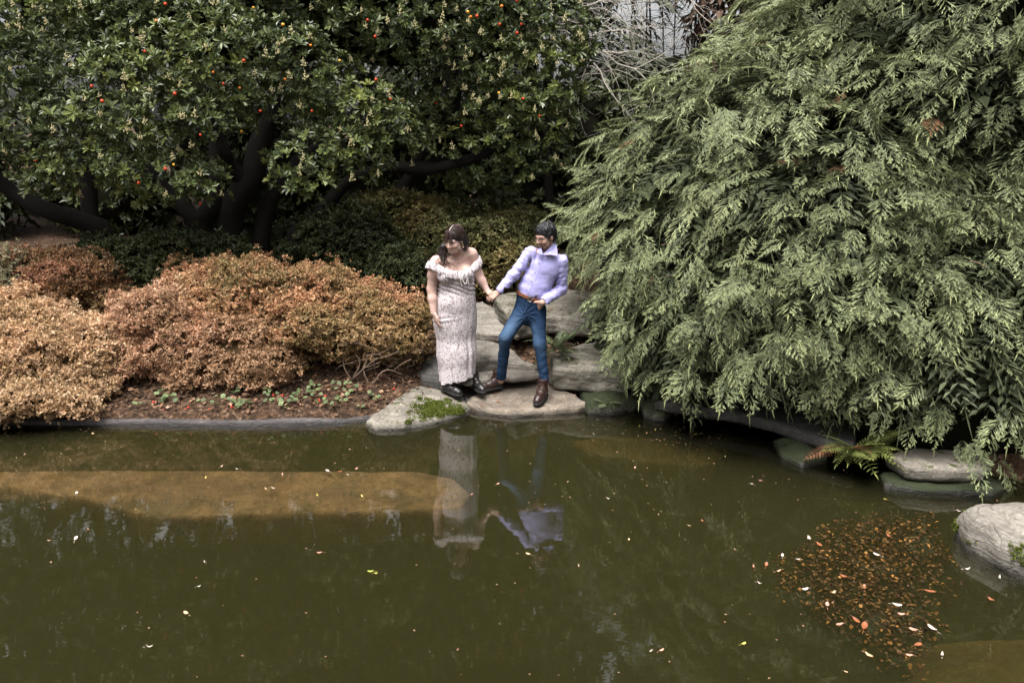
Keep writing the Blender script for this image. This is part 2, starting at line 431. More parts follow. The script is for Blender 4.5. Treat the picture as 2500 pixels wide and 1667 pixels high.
M['az_pink'] = leaf_mat('azalea pinkish', [(0, (0.16, 0.105, 0.05)), (0.35, (0.30, 0.18, 0.095)), (0.7, (0.46, 0.26, 0.16)), (1, (0.54, 0.36, 0.24))], tip=(0.56, 0.33, 0.21), clump=(0.30, 0.19, 0.10), **AZ)
M['az_red'] = leaf_mat('azalea red', [(0, (0.10, 0.06, 0.028)), (0.5, (0.21, 0.095, 0.05)), (1, (0.30, 0.15, 0.08))], tip=(0.26, 0.13, 0.07), clump=(0.12, 0.10, 0.035), **AZ)
M['az_grey'] = leaf_mat('shrub grey green', [(0, (0.10, 0.10, 0.05)), (1, (0.24, 0.22, 0.13))], tip=(0.28, 0.24, 0.14), **AZ)
M['shrub_dark'] = leaf_mat('dark evergreen shrub', [(0, (0.022, 0.032, 0.013)), (0.6, (0.045, 0.06, 0.02)), (1, (0.08, 0.092, 0.03))], tip=(0.09, 0.10, 0.035), rough=0.45, spec=0.35, transl=0.2)
M['shrub_gold'] = leaf_mat('gold tinged shrub', [(0, (0.05, 0.062, 0.022)), (0.55, (0.105, 0.12, 0.042)), (0.8, (0.19, 0.17, 0.065)), (1, (0.34, 0.24, 0.10))], tip=(0.25, 0.22, 0.09), rough=0.5, spec=0.3, transl=0.2, clump=(0.24, 0.17, 0.06), clump_scale=1.6)
M['fern'] = leaf_mat('fern', [(0, (0.06, 0.09, 0.025)), (1, (0.13, 0.16, 0.045))], tip=(0.22, 0.22, 0.06), rough=0.5, spec=0.3, transl=0.3, tipmix=0.5)
M['fern_grey'] = leaf_mat('fern grey green', [(0, (0.06, 0.085, 0.04)), (1, (0.11, 0.14, 0.07))], tip=(0.16, 0.18, 0.09), rough=0.5, spec=0.3, transl=0.3, tipmix=0.5)
M['fern_dead'] = leaf_mat('fern dead', [(0, (0.09, 0.04, 0.02)), (1, (0.18, 0.085, 0.045))], rough=0.7, spec=0.2, transl=0.1)
M['moss'] = leaf_mat('moss', [(0, (0.035, 0.05, 0.009)), (0.6, (0.075, 0.095, 0.016)), (1, (0.15, 0.17, 0.03))], tip=(0.13, 0.15, 0.03), rough=0.8, spec=0.1, transl=0.2)
M['clover'] = leaf_mat('ground plant', [(0, (0.07, 0.10, 0.04)), (1, (0.17, 0.21, 0.09))], rough=0.5, spec=0.3, transl=0.25)
M['litter'] = leaf_mat('fallen leaf litter', [(0, (0.03, 0.017, 0.010)), (0.45, (0.085, 0.045, 0.026)), (0.8, (0.17, 0.09, 0.05)), (0.95, (0.30, 0.19, 0.12)), (1, (0.36, 0.26, 0.18))], rough=0.7, spec=0.2, transl=0.1)
M['raft'] = leaf_mat('sodden leaves', [(0, (0.02, 0.012, 0.004)), (0.45, (0.075, 0.038, 0.010)), (0.8, (0.20, 0.095, 0.022)), (1, (0.36, 0.18, 0.055))], rough=0.7, spec=0.15, transl=0.1)
M['bark'] = plain('dark bark', (0.010, 0.0085, 0.007), 0.9, 0.15, 14, 0.5, 0.6)
M['bark_pale'] = plain('lichen covered twig', (0.34, 0.31, 0.27), 0.9, 0.15, 40, 0.35, 0.4)
M['twig'] = plain('shrub twig', (0.15, 0.105, 0.075), 0.85, 0.2, 25, 0.4, 0.3)
M['stem_green'] = plain('fern stalk', (0.08, 0.07, 0.025), 0.7, 0.2)
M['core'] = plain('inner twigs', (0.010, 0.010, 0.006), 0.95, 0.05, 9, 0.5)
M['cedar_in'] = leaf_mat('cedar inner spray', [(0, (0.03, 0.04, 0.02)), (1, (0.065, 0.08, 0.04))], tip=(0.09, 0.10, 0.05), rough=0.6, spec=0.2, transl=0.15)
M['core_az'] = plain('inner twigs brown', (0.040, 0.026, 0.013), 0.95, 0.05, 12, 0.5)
M['fruit_red'] = plain('ripe fruit', (0.55, 0.05, 0.012), 0.5, 0.4, 120, 0.3, 0.3)
M['fruit_orange'] = plain('orange fruit', (0.68, 0.19, 0.02), 0.5, 0.4, 120, 0.25, 0.3)
M['fruit_yellow'] = plain('yellow fruit', (0.70, 0.36, 0.04), 0.5, 0.4, 120, 0.25, 0.3)
M['flower'] = plain('cream bell flower', (0.38, 0.34, 0.18), 0.6, 0.3, 60, 0.2)
M['berry'] = plain('fallen red fruit', (0.50, 0.03, 0.012), 0.45, 0.4)
for nm, c in (('tan', (0.42, 0.28, 0.16)), ('pink', (0.42, 0.21, 0.15)), ('yellow', (0.48, 0.40, 0.08)), ('green', (0.28, 0.34, 0.06)), ('pale', (0.46, 0.38, 0.32)), ('rust', (0.22, 0.075, 0.03))):
    M['fl_' + nm] = plain('floating leaf ' + nm, c, 0.4, 0.5, 30, 0.3)
# ------------------------------------------------------------------ the pond, its bed, the ground
def poly_sd(px, py, poly):
    """signed distance (negative inside) to a polygon, vectorised"""
    poly = np.asarray(poly, float); px, py = np.broadcast_arrays(px, py)
    d2 = np.full(px.shape, 1e9); ins = np.zeros(px.shape, bool)
    n = len(poly)
    for i in range(n):
        a, b = poly[i], poly[(i + 1) % n]; e = b - a
        wx, wy = px - a[0], py - a[1]
        t = np.clip((wx * e[0] + wy * e[1]) / (e @ e + 1e-12), 0, 1)
        d2 = np.minimum(d2, (wx - t * e[0]) ** 2 + (wy - t * e[1]) ** 2)
        c = ((a[1] > py) != (b[1] > py)) & (px < (b[0] - a[0]) * (py - a[1]) / (b[1] - a[1] + 1e-12) + a[0])
        ins ^= c
    return np.where(ins, -1, 1) * np.sqrt(d2)
SHORE = np.array([(-9, 7.0), (-5, 7.0), (-3.6, 7.02), (-2.4, 6.99), (-1.5, 7.06), (-1.1, 7.16), (-0.55, 7.55), (-0.3, 7.86), (0.2, 7.98), (0.75, 7.95), (1.1, 7.8), (1.55, 7.55),
                  (2.1, 7.1), (2.9, 6.6), (3.3, 6.1), (3.9, 5.75), (4.4, 5.2), (4.8, 3.5), (5.0, 0.5), (4, -3), (-4, -3.5), (-9, -3)])
def ground_z(x, y):
    s = poly_sd(x, y, SHORE)
    out = np.interp(s, [0, 0.05, 0.5, 1.0, 1.6, 2.4, 3.2, 6, 20, 60], [0.05, 0.10, 0.20, 0.38, 0.62, 0.86, 0.98, 1.05, 1.6, 4.0])
    ins = np.interp(-s, [0, 0.06, 0.35, 0.8, 2], [0.05, -0.12, -0.42, -0.55, -0.62])
    # the sheet lies lower behind and beside the photographer and far away
    back = np.clip((2.0 - y) / 4, 0, 1)
    z = np.where(s > 0, out, ins)
    z = z + np.where(s > 0, 0.17, 0) * np.exp(-((x - .3) / .8) ** 2 - ((y - 8.5) / .33) ** 2)
    return z + np.where(s > 0.1, 0.035 * fbm(x * 1.7, y * 1.7, 0 * x, 4, 3), 0.02 * fbm(x * 2, y * 2, 0 * x, 3, 5))
def grid_mesh(xs, ys, fz):
    X, Y = np.meshgrid(xs, ys, indexing='ij'); Z = fz(X, Y)
    n, m = X.shape; i = np.arange(n - 1)[:, None] * m; j = np.arange(m - 1)[None]
    F = np.stack([i + j, i + m + j, i + m + j + 1, i + j + 1], -1).reshape(-1, 4)
    return np.stack([X, Y, Z], -1).reshape(-1, 3), F
def nonuni(lo, hi, a, b, fine, coarse):
    return np.unique(np.concatenate([np.linspace(lo, a, coarse), np.arange(a, b, fine), np.linspace(b, hi, coarse)]))
V, F = grid_mesh(nonuni(-70, 70, -6.5, 6, 0.09, 22), nonuni(-40, 95, 3.2, 11, 0.07, 26), ground_z)
ground = tag(obj('ground', V, F, M['ground']), kind='structure')
bedV, bedF = grid_mesh(np.linspace(-9.5, 5.4, 60), np.linspace(-3.9, 7.9, 60), lambda x, y: -0.52 + 0.05 * fbm(x * 0.9, y * 0.9, 0 * x, 3, 9))
# silt fills the basin a little above the excavated ground
tag(obj('pond_bed', bedV, bedF, M['bed']), kind='structure')
x0, x1, y0, y1, zb = -9.6, 5.6, -4.2, 8.0, -1.6
wV = [(x0, y0, 0), (x1, y0, 0), (x1, y1, 0), (x0, y1, 0), (x0, y0, zb), (x1, y0, zb), (x1, y1, zb), (x0, y1, zb)]
tag(obj('water', wV, np.array([(0, 1, 2, 3), (7, 6, 5, 4), (0, 4, 5, 1), (1, 5, 6, 2), (2, 6, 7, 3), (3, 7, 4, 0)]), M['water'], smooth=False), kind='structure')

# ------------------------------------------------------------------ stones
def stone(name, outline, top, bottom, mat, label, cat='stone', group=None, rnd=0.05, amp=0.02, seed=0, h=0.016, tilt=(0, 0), dome=0.0, freq=5.0, layer=0.0):
    h = h * 1.25
    """outline: world XY polygon; top/bottom z; tilt: dz/dx, dz/dy about the centre; dome: how much the top falls towards the rim"""
    outline = np.asarray(outline, float); c = outline.mean(0)
    lo = np.array([*(outline.min(0) - 0.1), bottom - 0.08]); hi = np.array([*(outline.max(0) + 0.1), top + 0.18])
    ext = outline.max(0) - outline.min(0)
    hi[2] += abs(tilt[0]) * ext[0] / 2 + abs(tilt[1]) * ext[1] / 2
    s = SDF(lo, hi, h); X, Y, Z = s.ax[0][:, None, None], s.ax[1][None, :, None], s.ax[2][None, None, :]
    wx = 0.6 * amp * fbm(X * freq * 0.6, Y * freq * 0.6, Z * freq * 0.6, 3, seed + 40) * 3
    d2 = poly_sd((X + 0 * Y)[:, :, 0], (Y + 0 * X)[:, :, 0], outline)[:, :, None] + rnd
    ztop = top + tilt[0] * (X - c[0]) + tilt[1] * (Y - c[1]) - dome * np.clip(1 + d2 / (0.35 * ext.min()), 0, 1) ** 2
    hz = np.maximum(Z - (ztop - rnd), (bottom + rnd) - Z)
    d2 = d2 + wx
    q = np.sqrt(np.maximum(d2, 0) ** 2 + np.maximum(hz, 0) ** 2) + np.minimum(np.maximum(d2, hz), 0) - rnd
    q = q + amp * fbm(X * freq, Y * freq, Z * freq * 1.6, 5, seed, 0.55)
    if layer:
        ph = Z + 0.15 * (X - c[0]) + 0.05 * fbm(X * 3, Y * 3, Z * 3, 2, seed + 5)
        q = q + layer * (np.abs(((ph * 16) % 1.0) - 0.5) - 0.25)
    s.V[:] = q.astype(np.float32)
    V, F = s.mesh()
    o = obj(name, V, F, mat)
    origin_to(o, (c[0], c[1], max(bottom, V[:, 2].min())))
    return tag(o, label, cat, group)
def outl(pts, z): return [PZ(x, y, z)[:2] for x, y in pts]

st_moss = stone('mossy_stone', outl([(893, 1030), (915, 1044), (985, 1043), (1060, 1026), (1130, 1008), (1146, 990), (1128, 962), (1060, 945), (980, 948), (925, 972)], 0.03), 0.15, -0.25, M['rock_mossy'],
      'rounded grey boulder with a green moss patch under the woman\'s boot', group=None, rnd=0.09, amp=0.022, seed=1, dome=0.08, h=0.012)
def outl3(pts): return [PZ(x, y, z)[:2] for x, y, z in pts]
stone('flat_stone', outl3([(1146, 972, .06), (1140, 990, .03), (1165, 1003, .03), (1245, 1009, .03), (1340, 1008, .03), (1410, 1001, .03), (1440, 988, .05), (1410, 962, .1), (1375, 940, .13), (1335, 926, .14), (1295, 922, .14), (1255, 925, .13), (1215, 935, .12), (1178, 952, .1)]), 0.09, -0.25, M['rock_tan'],
      'flat tan stepping stone at the water under the man\'s boots', rnd=0.045, amp=0.022, seed=2, tilt=(0.0, 0.08), h=0.011, freq=4.2)
stone('step_stone', outl([(1150, 893), (1205, 892), (1260, 898), (1322, 906), (1320, 913), (1255, 921), (1215, 919), (1190, 926), (1140, 930), (1090, 925), (1100, 898)], 0.25), 0.26, 0.185, M['rock'],
      'thin flat step stone with a dark gap beneath, behind the man\'s brown boot', rnd=0.03, amp=0.014, seed=3, h=0.011)
stone('boulder', outl3([(1130, 838, .42), (1215, 836, .42), (1240, 842, .42), (1272, 856, .40), (1308, 884, .32), (1302, 893, .30), (1255, 886, .34), (1225, 876, .38), (1180, 874, .40), (1135, 874, .40)]), 0.385, 0.14, M['rock'],
      'angular grey boulder between the two figures behind the step stone', rnd=0.04, amp=0.045, seed=4, tilt=(-0.28, 0.05), layer=0.012)
stone('boulder', outl([(1340, 862), (1392, 860), (1420, 850), (1475, 848), (1530, 860), (1530, 900), (1470, 896), (1400, 893), (1345, 891)], 0.38), 0.41, 0.10, M['rock_side'],
      'broad boulder with wavy pale top beside the evergreen, right of the man\'s shin', rnd=0.05, amp=0.03, seed=5, layer=0.014, tilt=(0.1, 0.1))
stone('slab_stone', outl3([(1120, 738, .74), (1178, 738, .74), (1200, 748, .72), (1220, 766, .68), (1238, 800, .57), (1240, 815, .53), (1190, 818, .52), (1120, 812, .53)]), 0.645, 0.43, M['rock'],
      'tilted grey slab on the upper steps beside the dark crack', rnd=0.03, amp=0.02, seed=6, tilt=(0.0, 0.33), layer=0.03)
stone('slab_stone', outl3([(1200, 722, .77), (1270, 716, .78), (1360, 712, .78), (1450, 718, .77), (1510, 735, .74), (1510, 775, .67), (1440, 784, .66), (1360, 776, .66), (1290, 786, .65), (1262, 800, .63), (1246, 785, .66), (1232, 758, .70)]), 0.73, 0.47, M['rock_side'],
      'wide pale slab at the top of the stone steps behind the man', rnd=0.04, amp=0.022, seed=7, tilt=(0.0, 0.15), layer=0.018)
stone('dark_boulder', outl([(1000, 880), (1040, 862), (1090, 855), (1130, 862), (1130, 905), (1080, 920), (1030, 915)], 0.27), 0.31, 0.02, M['rock_dark'],
      'dark slate boulder half hidden behind the floral dress', rnd=0.06, amp=0.022, seed=8, dome=0.06)
stone('gap_stone', outl([(1128, 962), (1175, 950), (1190, 962), (1170, 978), (1150, 990), (1132, 985)], 0.03), 0.07, -0.25, M['rock_dark'],
      'small black wet stone wedged in the gap between the two front stones', rnd=0.03, amp=0.012, seed=9, h=0.01)
# right bank
stone('bank_stone', outl([(1405, 935), (1470, 925), (1540, 940), (1560, 975), (1500, 992), (1440, 985)], 0.10), 0.16, -0.2, M['rock_green'],
      'dark moss covered rock at the waterline beside the flat stepping stone', rnd=0.06, amp=0.03, seed=10, dome=0.05)
stone('bank_stone', outl([(1552, 960), (1600, 948), (1655, 955), (1665, 985), (1620, 1003), (1570, 998)], 0.10), 0.17, -0.2, M['rock_green'],
      'small knob of mossy rock at the end of the overhanging ledge', rnd=0.06, amp=0.025, seed=11, dome=0.06)
stone('ledge_stone', outl([(1595, 985), (1700, 1000), (1800, 1016), (1890, 1036), (1985, 1072), (2090, 1100), (2090, 1040), (1950, 1000), (1800, 975), (1650, 960)], 0.16), 0.185, 0.085, M['rock_dark'],
      'long dark ledge slab overhanging the black water under the evergreen', rnd=0.03, amp=0.014, seed=12)
stone('bank_stone', outl([(1885, 1070), (1950, 1062), (2010, 1082), (2020, 1120), (1960, 1130), (1905, 1110)], 0.04), 0.10, -0.25, M['rock_green'],
      'mossy rock below the fern at the water\'s edge', rnd=0.05, amp=0.025, seed=13, dome=0.05)
stone('lichen_stone', outl([(2165, 1120), (2230, 1105), (2320, 1110), (2420, 1130), (2400, 1158), (2300, 1160), (2210, 1152)], 0.13), 0.18, 0.06, M['rock_mossy'],
      'low stone with white lichen spots between the fern and the hanging sprays', rnd=0.035, amp=0.02, seed=14)
stone('bank_stone', outl([(2150, 1165), (2260, 1165), (2400, 1170), (2480, 1190), (2420, 1212), (2260, 1205), (2160, 1190)], 0.0), 0.05, -0.25, M['rock_green'],
      'flat mossy rock below the lichen spotted stone', rnd=0.04, amp=0.02, seed=15)
st_right = stone('shore_boulder', [(2.90, 4.66), (2.92, 4.86), (3.08, 5.0), (3.4, 5.02), (3.75, 4.88), (4.05, 4.55), (4.05, 4.15), (3.6, 3.98), (3.24, 4.18), (3.02, 4.42)], 0.28, -0.35, M['rock'],
      'large smooth grey boulder standing in the water beside the leaf raft', rnd=0.16, amp=0.025, seed=16, dome=0.06, h=0.018)
# submerged slabs
stone('submerged_slab', [PZ(x, y, -0.05)[:2] for x, y in [(-150, 1170), (0, 1150), (300, 1147), (700, 1148), (1020, 1150), (1110, 1168), (1150, 1205), (1128, 1240), (980, 1246), (700, 1252), (400, 1262), (340, 1256), (220, 1222), (0, 1185), (-150, 1190)]], -0.045, -0.36, M['sub'],
      'long silt covered brown slab lying just under the water below the shrubs', 'stone', rnd=0.03, amp=0.010, seed=17, h=0.022)
stone('submerged_slab', [PZ(x, y, -0.15)[:2] for x, y in [(1395, 1075), (1470, 1062), (1600, 1066), (1720, 1082), (1770, 1105), (1750, 1130), (1690, 1135), (1560, 1122), (1440, 1106)]], -0.145, -0.36, M['sub'],
      'rounded brown slab under the dark water in front of the ledge', 'stone', rnd=0.04, amp=0.010, seed=18, h=0.02)
stone('submerged_slab', [PZ(x, y, -0.2)[:2] for x, y in [(2210, 1600), (2300, 1565), (2600, 1545), (2700, 1700), (2500, 1760), (2250, 1740)]], -0.19, -0.4, M['sub'],
      'brown slab glimpsed deep in the water near the shore boulder', 'stone', rnd=0.05, amp=0.012, seed=19, h=0.022)

# concrete rim of the pond
line = np.array([[-9.0, 7.0], [-5, 7.0], [-3.6, 7.02], [-2.4, 6.99], [-1.75, 7.03], [-1.35, 7.12], [-1.15, 7.22]])
line = spline(np.c_[line, 0 * line[:, 0]], 70)
prof = [(-0.035, -0.4), (-0.045, 0.02), (-0.03, 0.04), (0.0, 0.048), (0.05, 0.046), (0.07, 0.035), (0.08, -0.05)]   # across (+ = away from water), height
tan = unit(np.gradient(line, axis=0)); nor = np.stack([-tan[:, 1], tan[:, 0], 0 * tan[:, 0]], 1)
kv = np.stack([line + nor * a + A(0, 0, 1) * b for a, b in prof], 1)
kv[:, :, 2] += 0.006 * vnoise(kv[:, :, 0] * 3, kv[:, :, 1] * 9, 0 * kv[:, :, 0], 4)
kv[:, :, 1] += 0.008 * vnoise(kv[:, :, 0] * 2, kv[:, :, 2] * 3, 0 * kv[:, :, 0], 8)
n, m = kv.shape[:2]; i = np.arange(n - 1)[:, None] * m; j = np.arange(m - 1)[None]
kF = np.stack([i + j, i + m + j, i + m + j + 1, i + j + 1], -1).reshape(-1, 4)
kb = obj('pond_rim', kv.reshape(-1, 3), kF, M['concrete']); tag(kb, kind='structure')
# ------------------------------------------------------------------ leaf prototypes and baked foliage
def kite(b, t, w, n, fold=0.25, pos=0.45):
    """folded lance leaf: 4 vertices, 2 triangles"""
    b = np.asarray(b, float); t = np.asarray(t, float); ax = t - b; s = unit(np.cross(ax, n))
    m = b + ax * pos + unit(n) * np.linalg.norm(ax) * 0.02
    return [b, m + s * w / 2 + unit(n) * w * fold, t, m - s * w / 2 + unit(n) * w * fold], [(0, 1, 2), (0, 2, 3)]
def oval(b, t, w, n, fold=0.2):
    b = np.asarray(b, float); t = np.asarray(t, float); ax = t - b; n = unit(n); s = unit(np.cross(ax, n)); L = np.linalg.norm(ax)
    p = lambda u, v: b + ax * u + s * v * w / 2 + n * (abs(v) * w * fold - 0.12 * L * u * u)
    return [b, p(.3, .8), p(.68, 1), p(1, 0), p(.68, -1), p(.3, -.8)], [(0, 1, 2), (0, 2, 3), (0, 3, 4), (0, 4, 5)]
class Proto:
    def __init__(s): s.V = []; s.F = []; s.g = []; s.b = []; s.n = 0
    def leaf(s, fn, b, t, w, n, g=0.5, rnd=None, **kw):
        v, f = fn(b, t, w, n, **kw)
        s.V += v; s.F += [tuple(i + s.n for i in q) for q in f]; s.n += len(v)
        s.g += [g] * len(v); s.b += [random.random() if rnd is None else rnd] * len(v)
    def arr(s): return np.array(s.V), np.array(s.F), np.array(s.g), np.array(s.b)
def sph(th, ph): return A(math.sin(th) * math.cos(ph), math.sin(th) * math.sin(ph), math.cos(th))
def arb_sprig(nl=12):
    p = Proto()
    for i in range(nl):
        ph = i * 2.4 + random.uniform(-.3, .3); th = R(random.uniform(25, 85)); L = random.uniform(.065, .098)
        d = sph(th, ph); b = d * 0.008 + A(0, 0, -0.02 * (i / nl))
        p.leaf(oval, b, b + d * L, L * 0.36, unit(A(0, 0, 1) - d * d[2] + 1e-3), g=1 - i / nl if i < 4 else 0.1, fold=0.22)
    return p.arr()
def az_sprig(nl=9, L0=0.026):
    p = Proto()
    for i in range(nl):
        ph = i * 2.4 + random.uniform(-.4, .4); th = R(random.uniform(15, 95)); L = L0 * random.uniform(.7, 1.25)
        d = sph(th, ph); b = A(random.uniform(-1, 1), random.uniform(-1, 1), random.uniform(-1, .4)) * L0 * 0.6
        p.leaf(kite, b, b + d * L, L * 0.55, unit(A(0, 0, 1) - d * d[2] + 1e-3), g=random.random() ** 2, fold=0.2)
    return p.arr()
def cedar_spray(L=0.34, nb=8, droop=0.55, coarse=False):
    """flat fan of scale-leaf branchlets along a drooping axis (+Y), upper side +Z"""
    p = Proto(); bend = random.uniform(-.15, .15)
    ax = lambda t: A(bend * L * t * t, t * L, -droop * L * t * t)
    N = A(0, 0, 1)
    for i in range(nb):
        t = (i + 0.6) / (nb + 0.4)
        for sd in (-1, 1):
            b = ax(min(1, t * 0.98 + random.uniform(-.03, .03))); bl = L * (0.50 * math.sin(math.pi * min(1, t * 0.8 + 0.24)) ** 0.9 * (1 - 0.45 * t) + 0.05) * random.uniform(.7, 1.2)
            ang = R(random.uniform(34, 54)); d = unit(A(sd * math.sin(ang), math.cos(ang), -0.12 - 0.75 * droop * t + random.uniform(-.1, .1)))
            if coarse:
                for j in range(2):
                    q = b + d * bl * j * .5 - A(0, 0, .07 * bl * j); p.leaf(kite, q, q + d * bl * 0.62, bl * 0.24, N, g=0.3 * t + 0.35 * j)
                continue
            perp = unit(np.cross(d, N)); g = min(1, 0.25 * t + random.uniform(0, .35)); e = b + d * bl - A(0, 0, .2 * bl)
            p.leaf(kite, b, e, .012 + .035 * bl, N, g=g, fold=.1, pos=.6)
            for u, sg in ((.30, 1), (.52, -1), (.72, 1)):
                sg *= sd if i % 2 else -sd
                q = b + d * bl * u - A(0, 0, .2 * bl * u * u); dd = unit(d * 0.85 + perp * sg * random.uniform(.40, .62) + A(0, 0, -0.12))
                p.leaf(kite, q, q + dd * bl * (.50 - .30 * u) * random.uniform(.8, 1.2), .0115, N, g=min(1, g + .5 * u), fold=.1, pos=.55)
    p.leaf(kite, ax(0.85), ax(1.12), 0.010, N, g=1.0)
    return p.arr()

def basis(out, up=None, spin=0.0):
    """columns (x,y,z) with z along out (N,3)"""
    z = unit(out); ref = np.where(np.abs(z[:, 2:3]) > 0.95, A(1, 0, 0), A(0, 0, 1))
    x = unit(np.cross(ref, z)); y = np.cross(z, x)
    c, s = np.cos(spin)[:, None], np.sin(spin)[:, None]
    return np.stack([x * c + y * s, -x * s + y * c, z], 2)
def bake(protos, pos, Rm, scale, tint):
    """one mesh of many sprigs; returns V, F, tint colours"""
    Vs, Fs, Ts = [], [], []; off = 0
    which = np.arange(len(pos)) % len(protos)
    for k, (pv, pf, pg, pb) in enumerate(protos):
        m = which == k
        if not m.any(): continue
        V = np.einsum('nij,vj->nvi', Rm[m] * scale[m][:, None, None], pv) + pos[m][:, None]
        n, v = V.shape[:2]
        F = pf[None] + (np.arange(n) * v)[:, None, None] + off
        T = np.stack([np.repeat(tint[m][:, None], v, 1), np.broadcast_to(pg, (n, v)), (np.broadcast_to(pb, (n, v)) + tint[m][:, None] * 7.3) % 1.0], -1)
        Vs.append(V.reshape(-1, 3)); Fs.append(F.reshape(-1, 3)); Ts.append(T.reshape(-1, 3)); off += n * v
    return np.concatenate(Vs), np.concatenate(Fs), np.concatenate(Ts)
def ell_points(ells, n, r0=0.82, r1=1.03, keep=0.80, zmin=-9, front=None):
    """random points on the shells of overlapping ellipsoids [(cx,cy,cz,rx,ry,rz)], those deep inside another dropped"""
    E = np.asarray(ells, float); C, Rr = E[:, :3], E[:, 3:]
    area = (Rr[:, 0] * Rr[:, 1] + Rr[:, 1] * Rr[:, 2] + Rr[:, 0] * Rr[:, 2]); out_p, out_n = [], []; got = 0
    while got < n:
        k = rng.choice(len(E), 4 * n, p=area / area.sum())
        d = unit(rng.normal(size=(4 * n, 3))); rad = rng.uniform(r0, r1, (4 * n, 1))
        p = C[k] + d * Rr[k] * rad; nn = unit(d / Rr[k])
        ok = p[:, 2] > zmin
        if front is not None: ok &= (rng.random(4 * n) < np.clip(0.5 - nn[:, 1] * front + 0.35 * nn[:, 2], 0.12, 1))
        for e in range(len(E)):
            q = (((p - C[e]) / Rr[e]) ** 2).sum(1); ok &= (k == e) | (q > keep ** 2)
        out_p.append(p[ok]); out_n.append(nn[ok]); got += ok.sum()
        if len(out_p) > 40: break
    return np.concatenate(out_p)[:n], np.concatenate(out_n)[:n]
def blob(ells, h, mat, name, parent, scale=0.85, amp=0.05, freq=3.0, seed=0, zmin=None):
    """the dark twiggy inside of a dense plant"""
    E = np.asarray(ells, float); lo = (E[:, :3] - E[:, 3:]).min(0) - 0.1; hi = (E[:, :3] + E[:, 3:]).max(0) + 0.1
    s = SDF(lo, hi, h)
    for e in E: s.ell(e[:3], e[3:] * scale, 0.1)
    s.disp(lambda X, Y, Z: amp * fbm(X * freq, Y * freq, Z * freq, 3, seed))
    V, F = s.mesh()
    o = obj(name, V, F, mat, parent); return o

# ------------------------------------------------------------------ strawberry tree
ARB = [arb_sprig(12) for _ in range(5)]
tree = empty('strawberry_tree', (-2.9, 9.6, float(ground_z(A(-2.9), A(9.6))[0])))
tag(tree, 'broad multi-stemmed evergreen tree with cream flowers and red fruit above the shrubs', 'tree')
clumps = []
def cl(px, py, Y, r, sq=0.72, ry=None): 
    c = P(px, py, Y); clumps.append((*c, r, ry or r, r * sq))
for px, py, Y, r in [
    (60, 60, 8.9, .62), (190, 40, 9.3, .6), (330, 60, 9.0, .55), (470, 60, 9.0, .55), (600, 40, 9.7, .5), (770, 30, 9.9, .55), (930, 20, 9.2, .55), (1030, 90, 9.3, .42),
    (60, 190, 8.8, .55), (190, 180, 8.9, .55), (330, 190, 8.6, .5), (460, 150, 8.7, .5), (590, 130, 8.8, .48), (700, 130, 8.9, .45), (780, 190, 8.9, .42), (520, 230, 8.8, .45),
    (80, 310, 8.8, .5), (200, 300, 8.6, .48), (320, 290, 8.5, .46), (440, 270, 8.5, .44), (500, 300, 8.5, .36), (640, 240, 9.0, .42), (760, 260, 9.0, .36), (880, 250, 8.9, .4), (930, 290, 8.9, .36),
    (110, 420, 8.8, .36), (210, 400, 8.6, .4), (320, 410, 8.5, .42), (430, 430, 8.5, .38), (500, 440, 8.5, .28), (390, 470, 8.6, .26), (300, 380, 8.5, .4),
    (720, 390, 8.7, .3), (780, 360, 8.8, .32), (760, 450, 8.7, .28), (700, 440, 8.8, .22), (870, 350, 8.9, .36), (950, 350, 9.0, .34), (890, 400, 8.9, .3), (985, 310, 9.2, .3),
    (1100, 40, 9.6, .5), (1200, 60, 9.5, .45), (1290, 40, 9.6, .45), (1370, 60, 9.5, .36), (1410, 90, 9.5, .26), (1120, 150, 9.6, .42), (1230, 150, 9.5, .42), (1330, 150, 9.5, .38), (1395, 130, 9.5, .26),
    (1050, 200, 9.7, .4), (1160, 250, 9.6, .42), (1270, 250, 9.5, .4), (1360, 230, 9.5, .3), (1040, 300, 9.9, .4), (1140, 340, 9.7, .38), (1240, 340, 9.6, .38), (1330, 320, 9.6, .32), (1380, 290, 9.6, .22),
    (1180, 410, 9.8, .32), (1280, 400, 9.7, .32), (1350, 380, 9.7, .26), (1110, 440, 10.2, .3), (1210, 470, 10.2, .28),
    (-150, 60, 9.0, .7), (-180, 250, 8.9, .6), (-120, 400, 9.0, .45)]:
    cl(px, py, Y, r * 1.06)
for _ in range(34):      # the top of the crown, above the picture's edge, and its back
    x = rng.uniform(-6, 0.6); y = rng.uniform(9.0, 12.0); z = rng.uniform(4.4, 6.6) - 0.10 * (x + 2.6) ** 2; clumps.append((x, y, z, *(rng.uniform(.5, .8, 3) * A(1, 1, .75))))
for _ in range(16):
    x = rng.uniform(-6, 0.4); y = rng.uniform(10.5, 12.2); z = rng.uniform(3.0, 4.6); clumps.append((x, y, z, *(rng.uniform(.5, .75, 3) * A(1, 1, .75))))
pos, nrm = ell_points(clumps, 12500, 0.62, 1.08, 0.72, front=0.6)
out = unit(nrm * 0.8 + A(0, -0.12, 0.55) + rng.normal(size=nrm.shape) * 0.28)
tint = np.clip(rng.beta(2, 2.6, len(pos)) + 0.42 * vnoise(pos[:, 0] * 1.3, pos[:, 1] * 1.3, pos[:, 2] * 1.5, 5), 0, 1)
V, F, T = bake(ARB, pos, basis(out, spin=rng.uniform(0, 6.28, len(pos))), rng.uniform(.62, 1.05, len(pos)), tint)
cr = obj('crown', V, F, M['arb'], tree, smooth=False, attrs={'tint': T}); cr['kind'] = 'stuff'
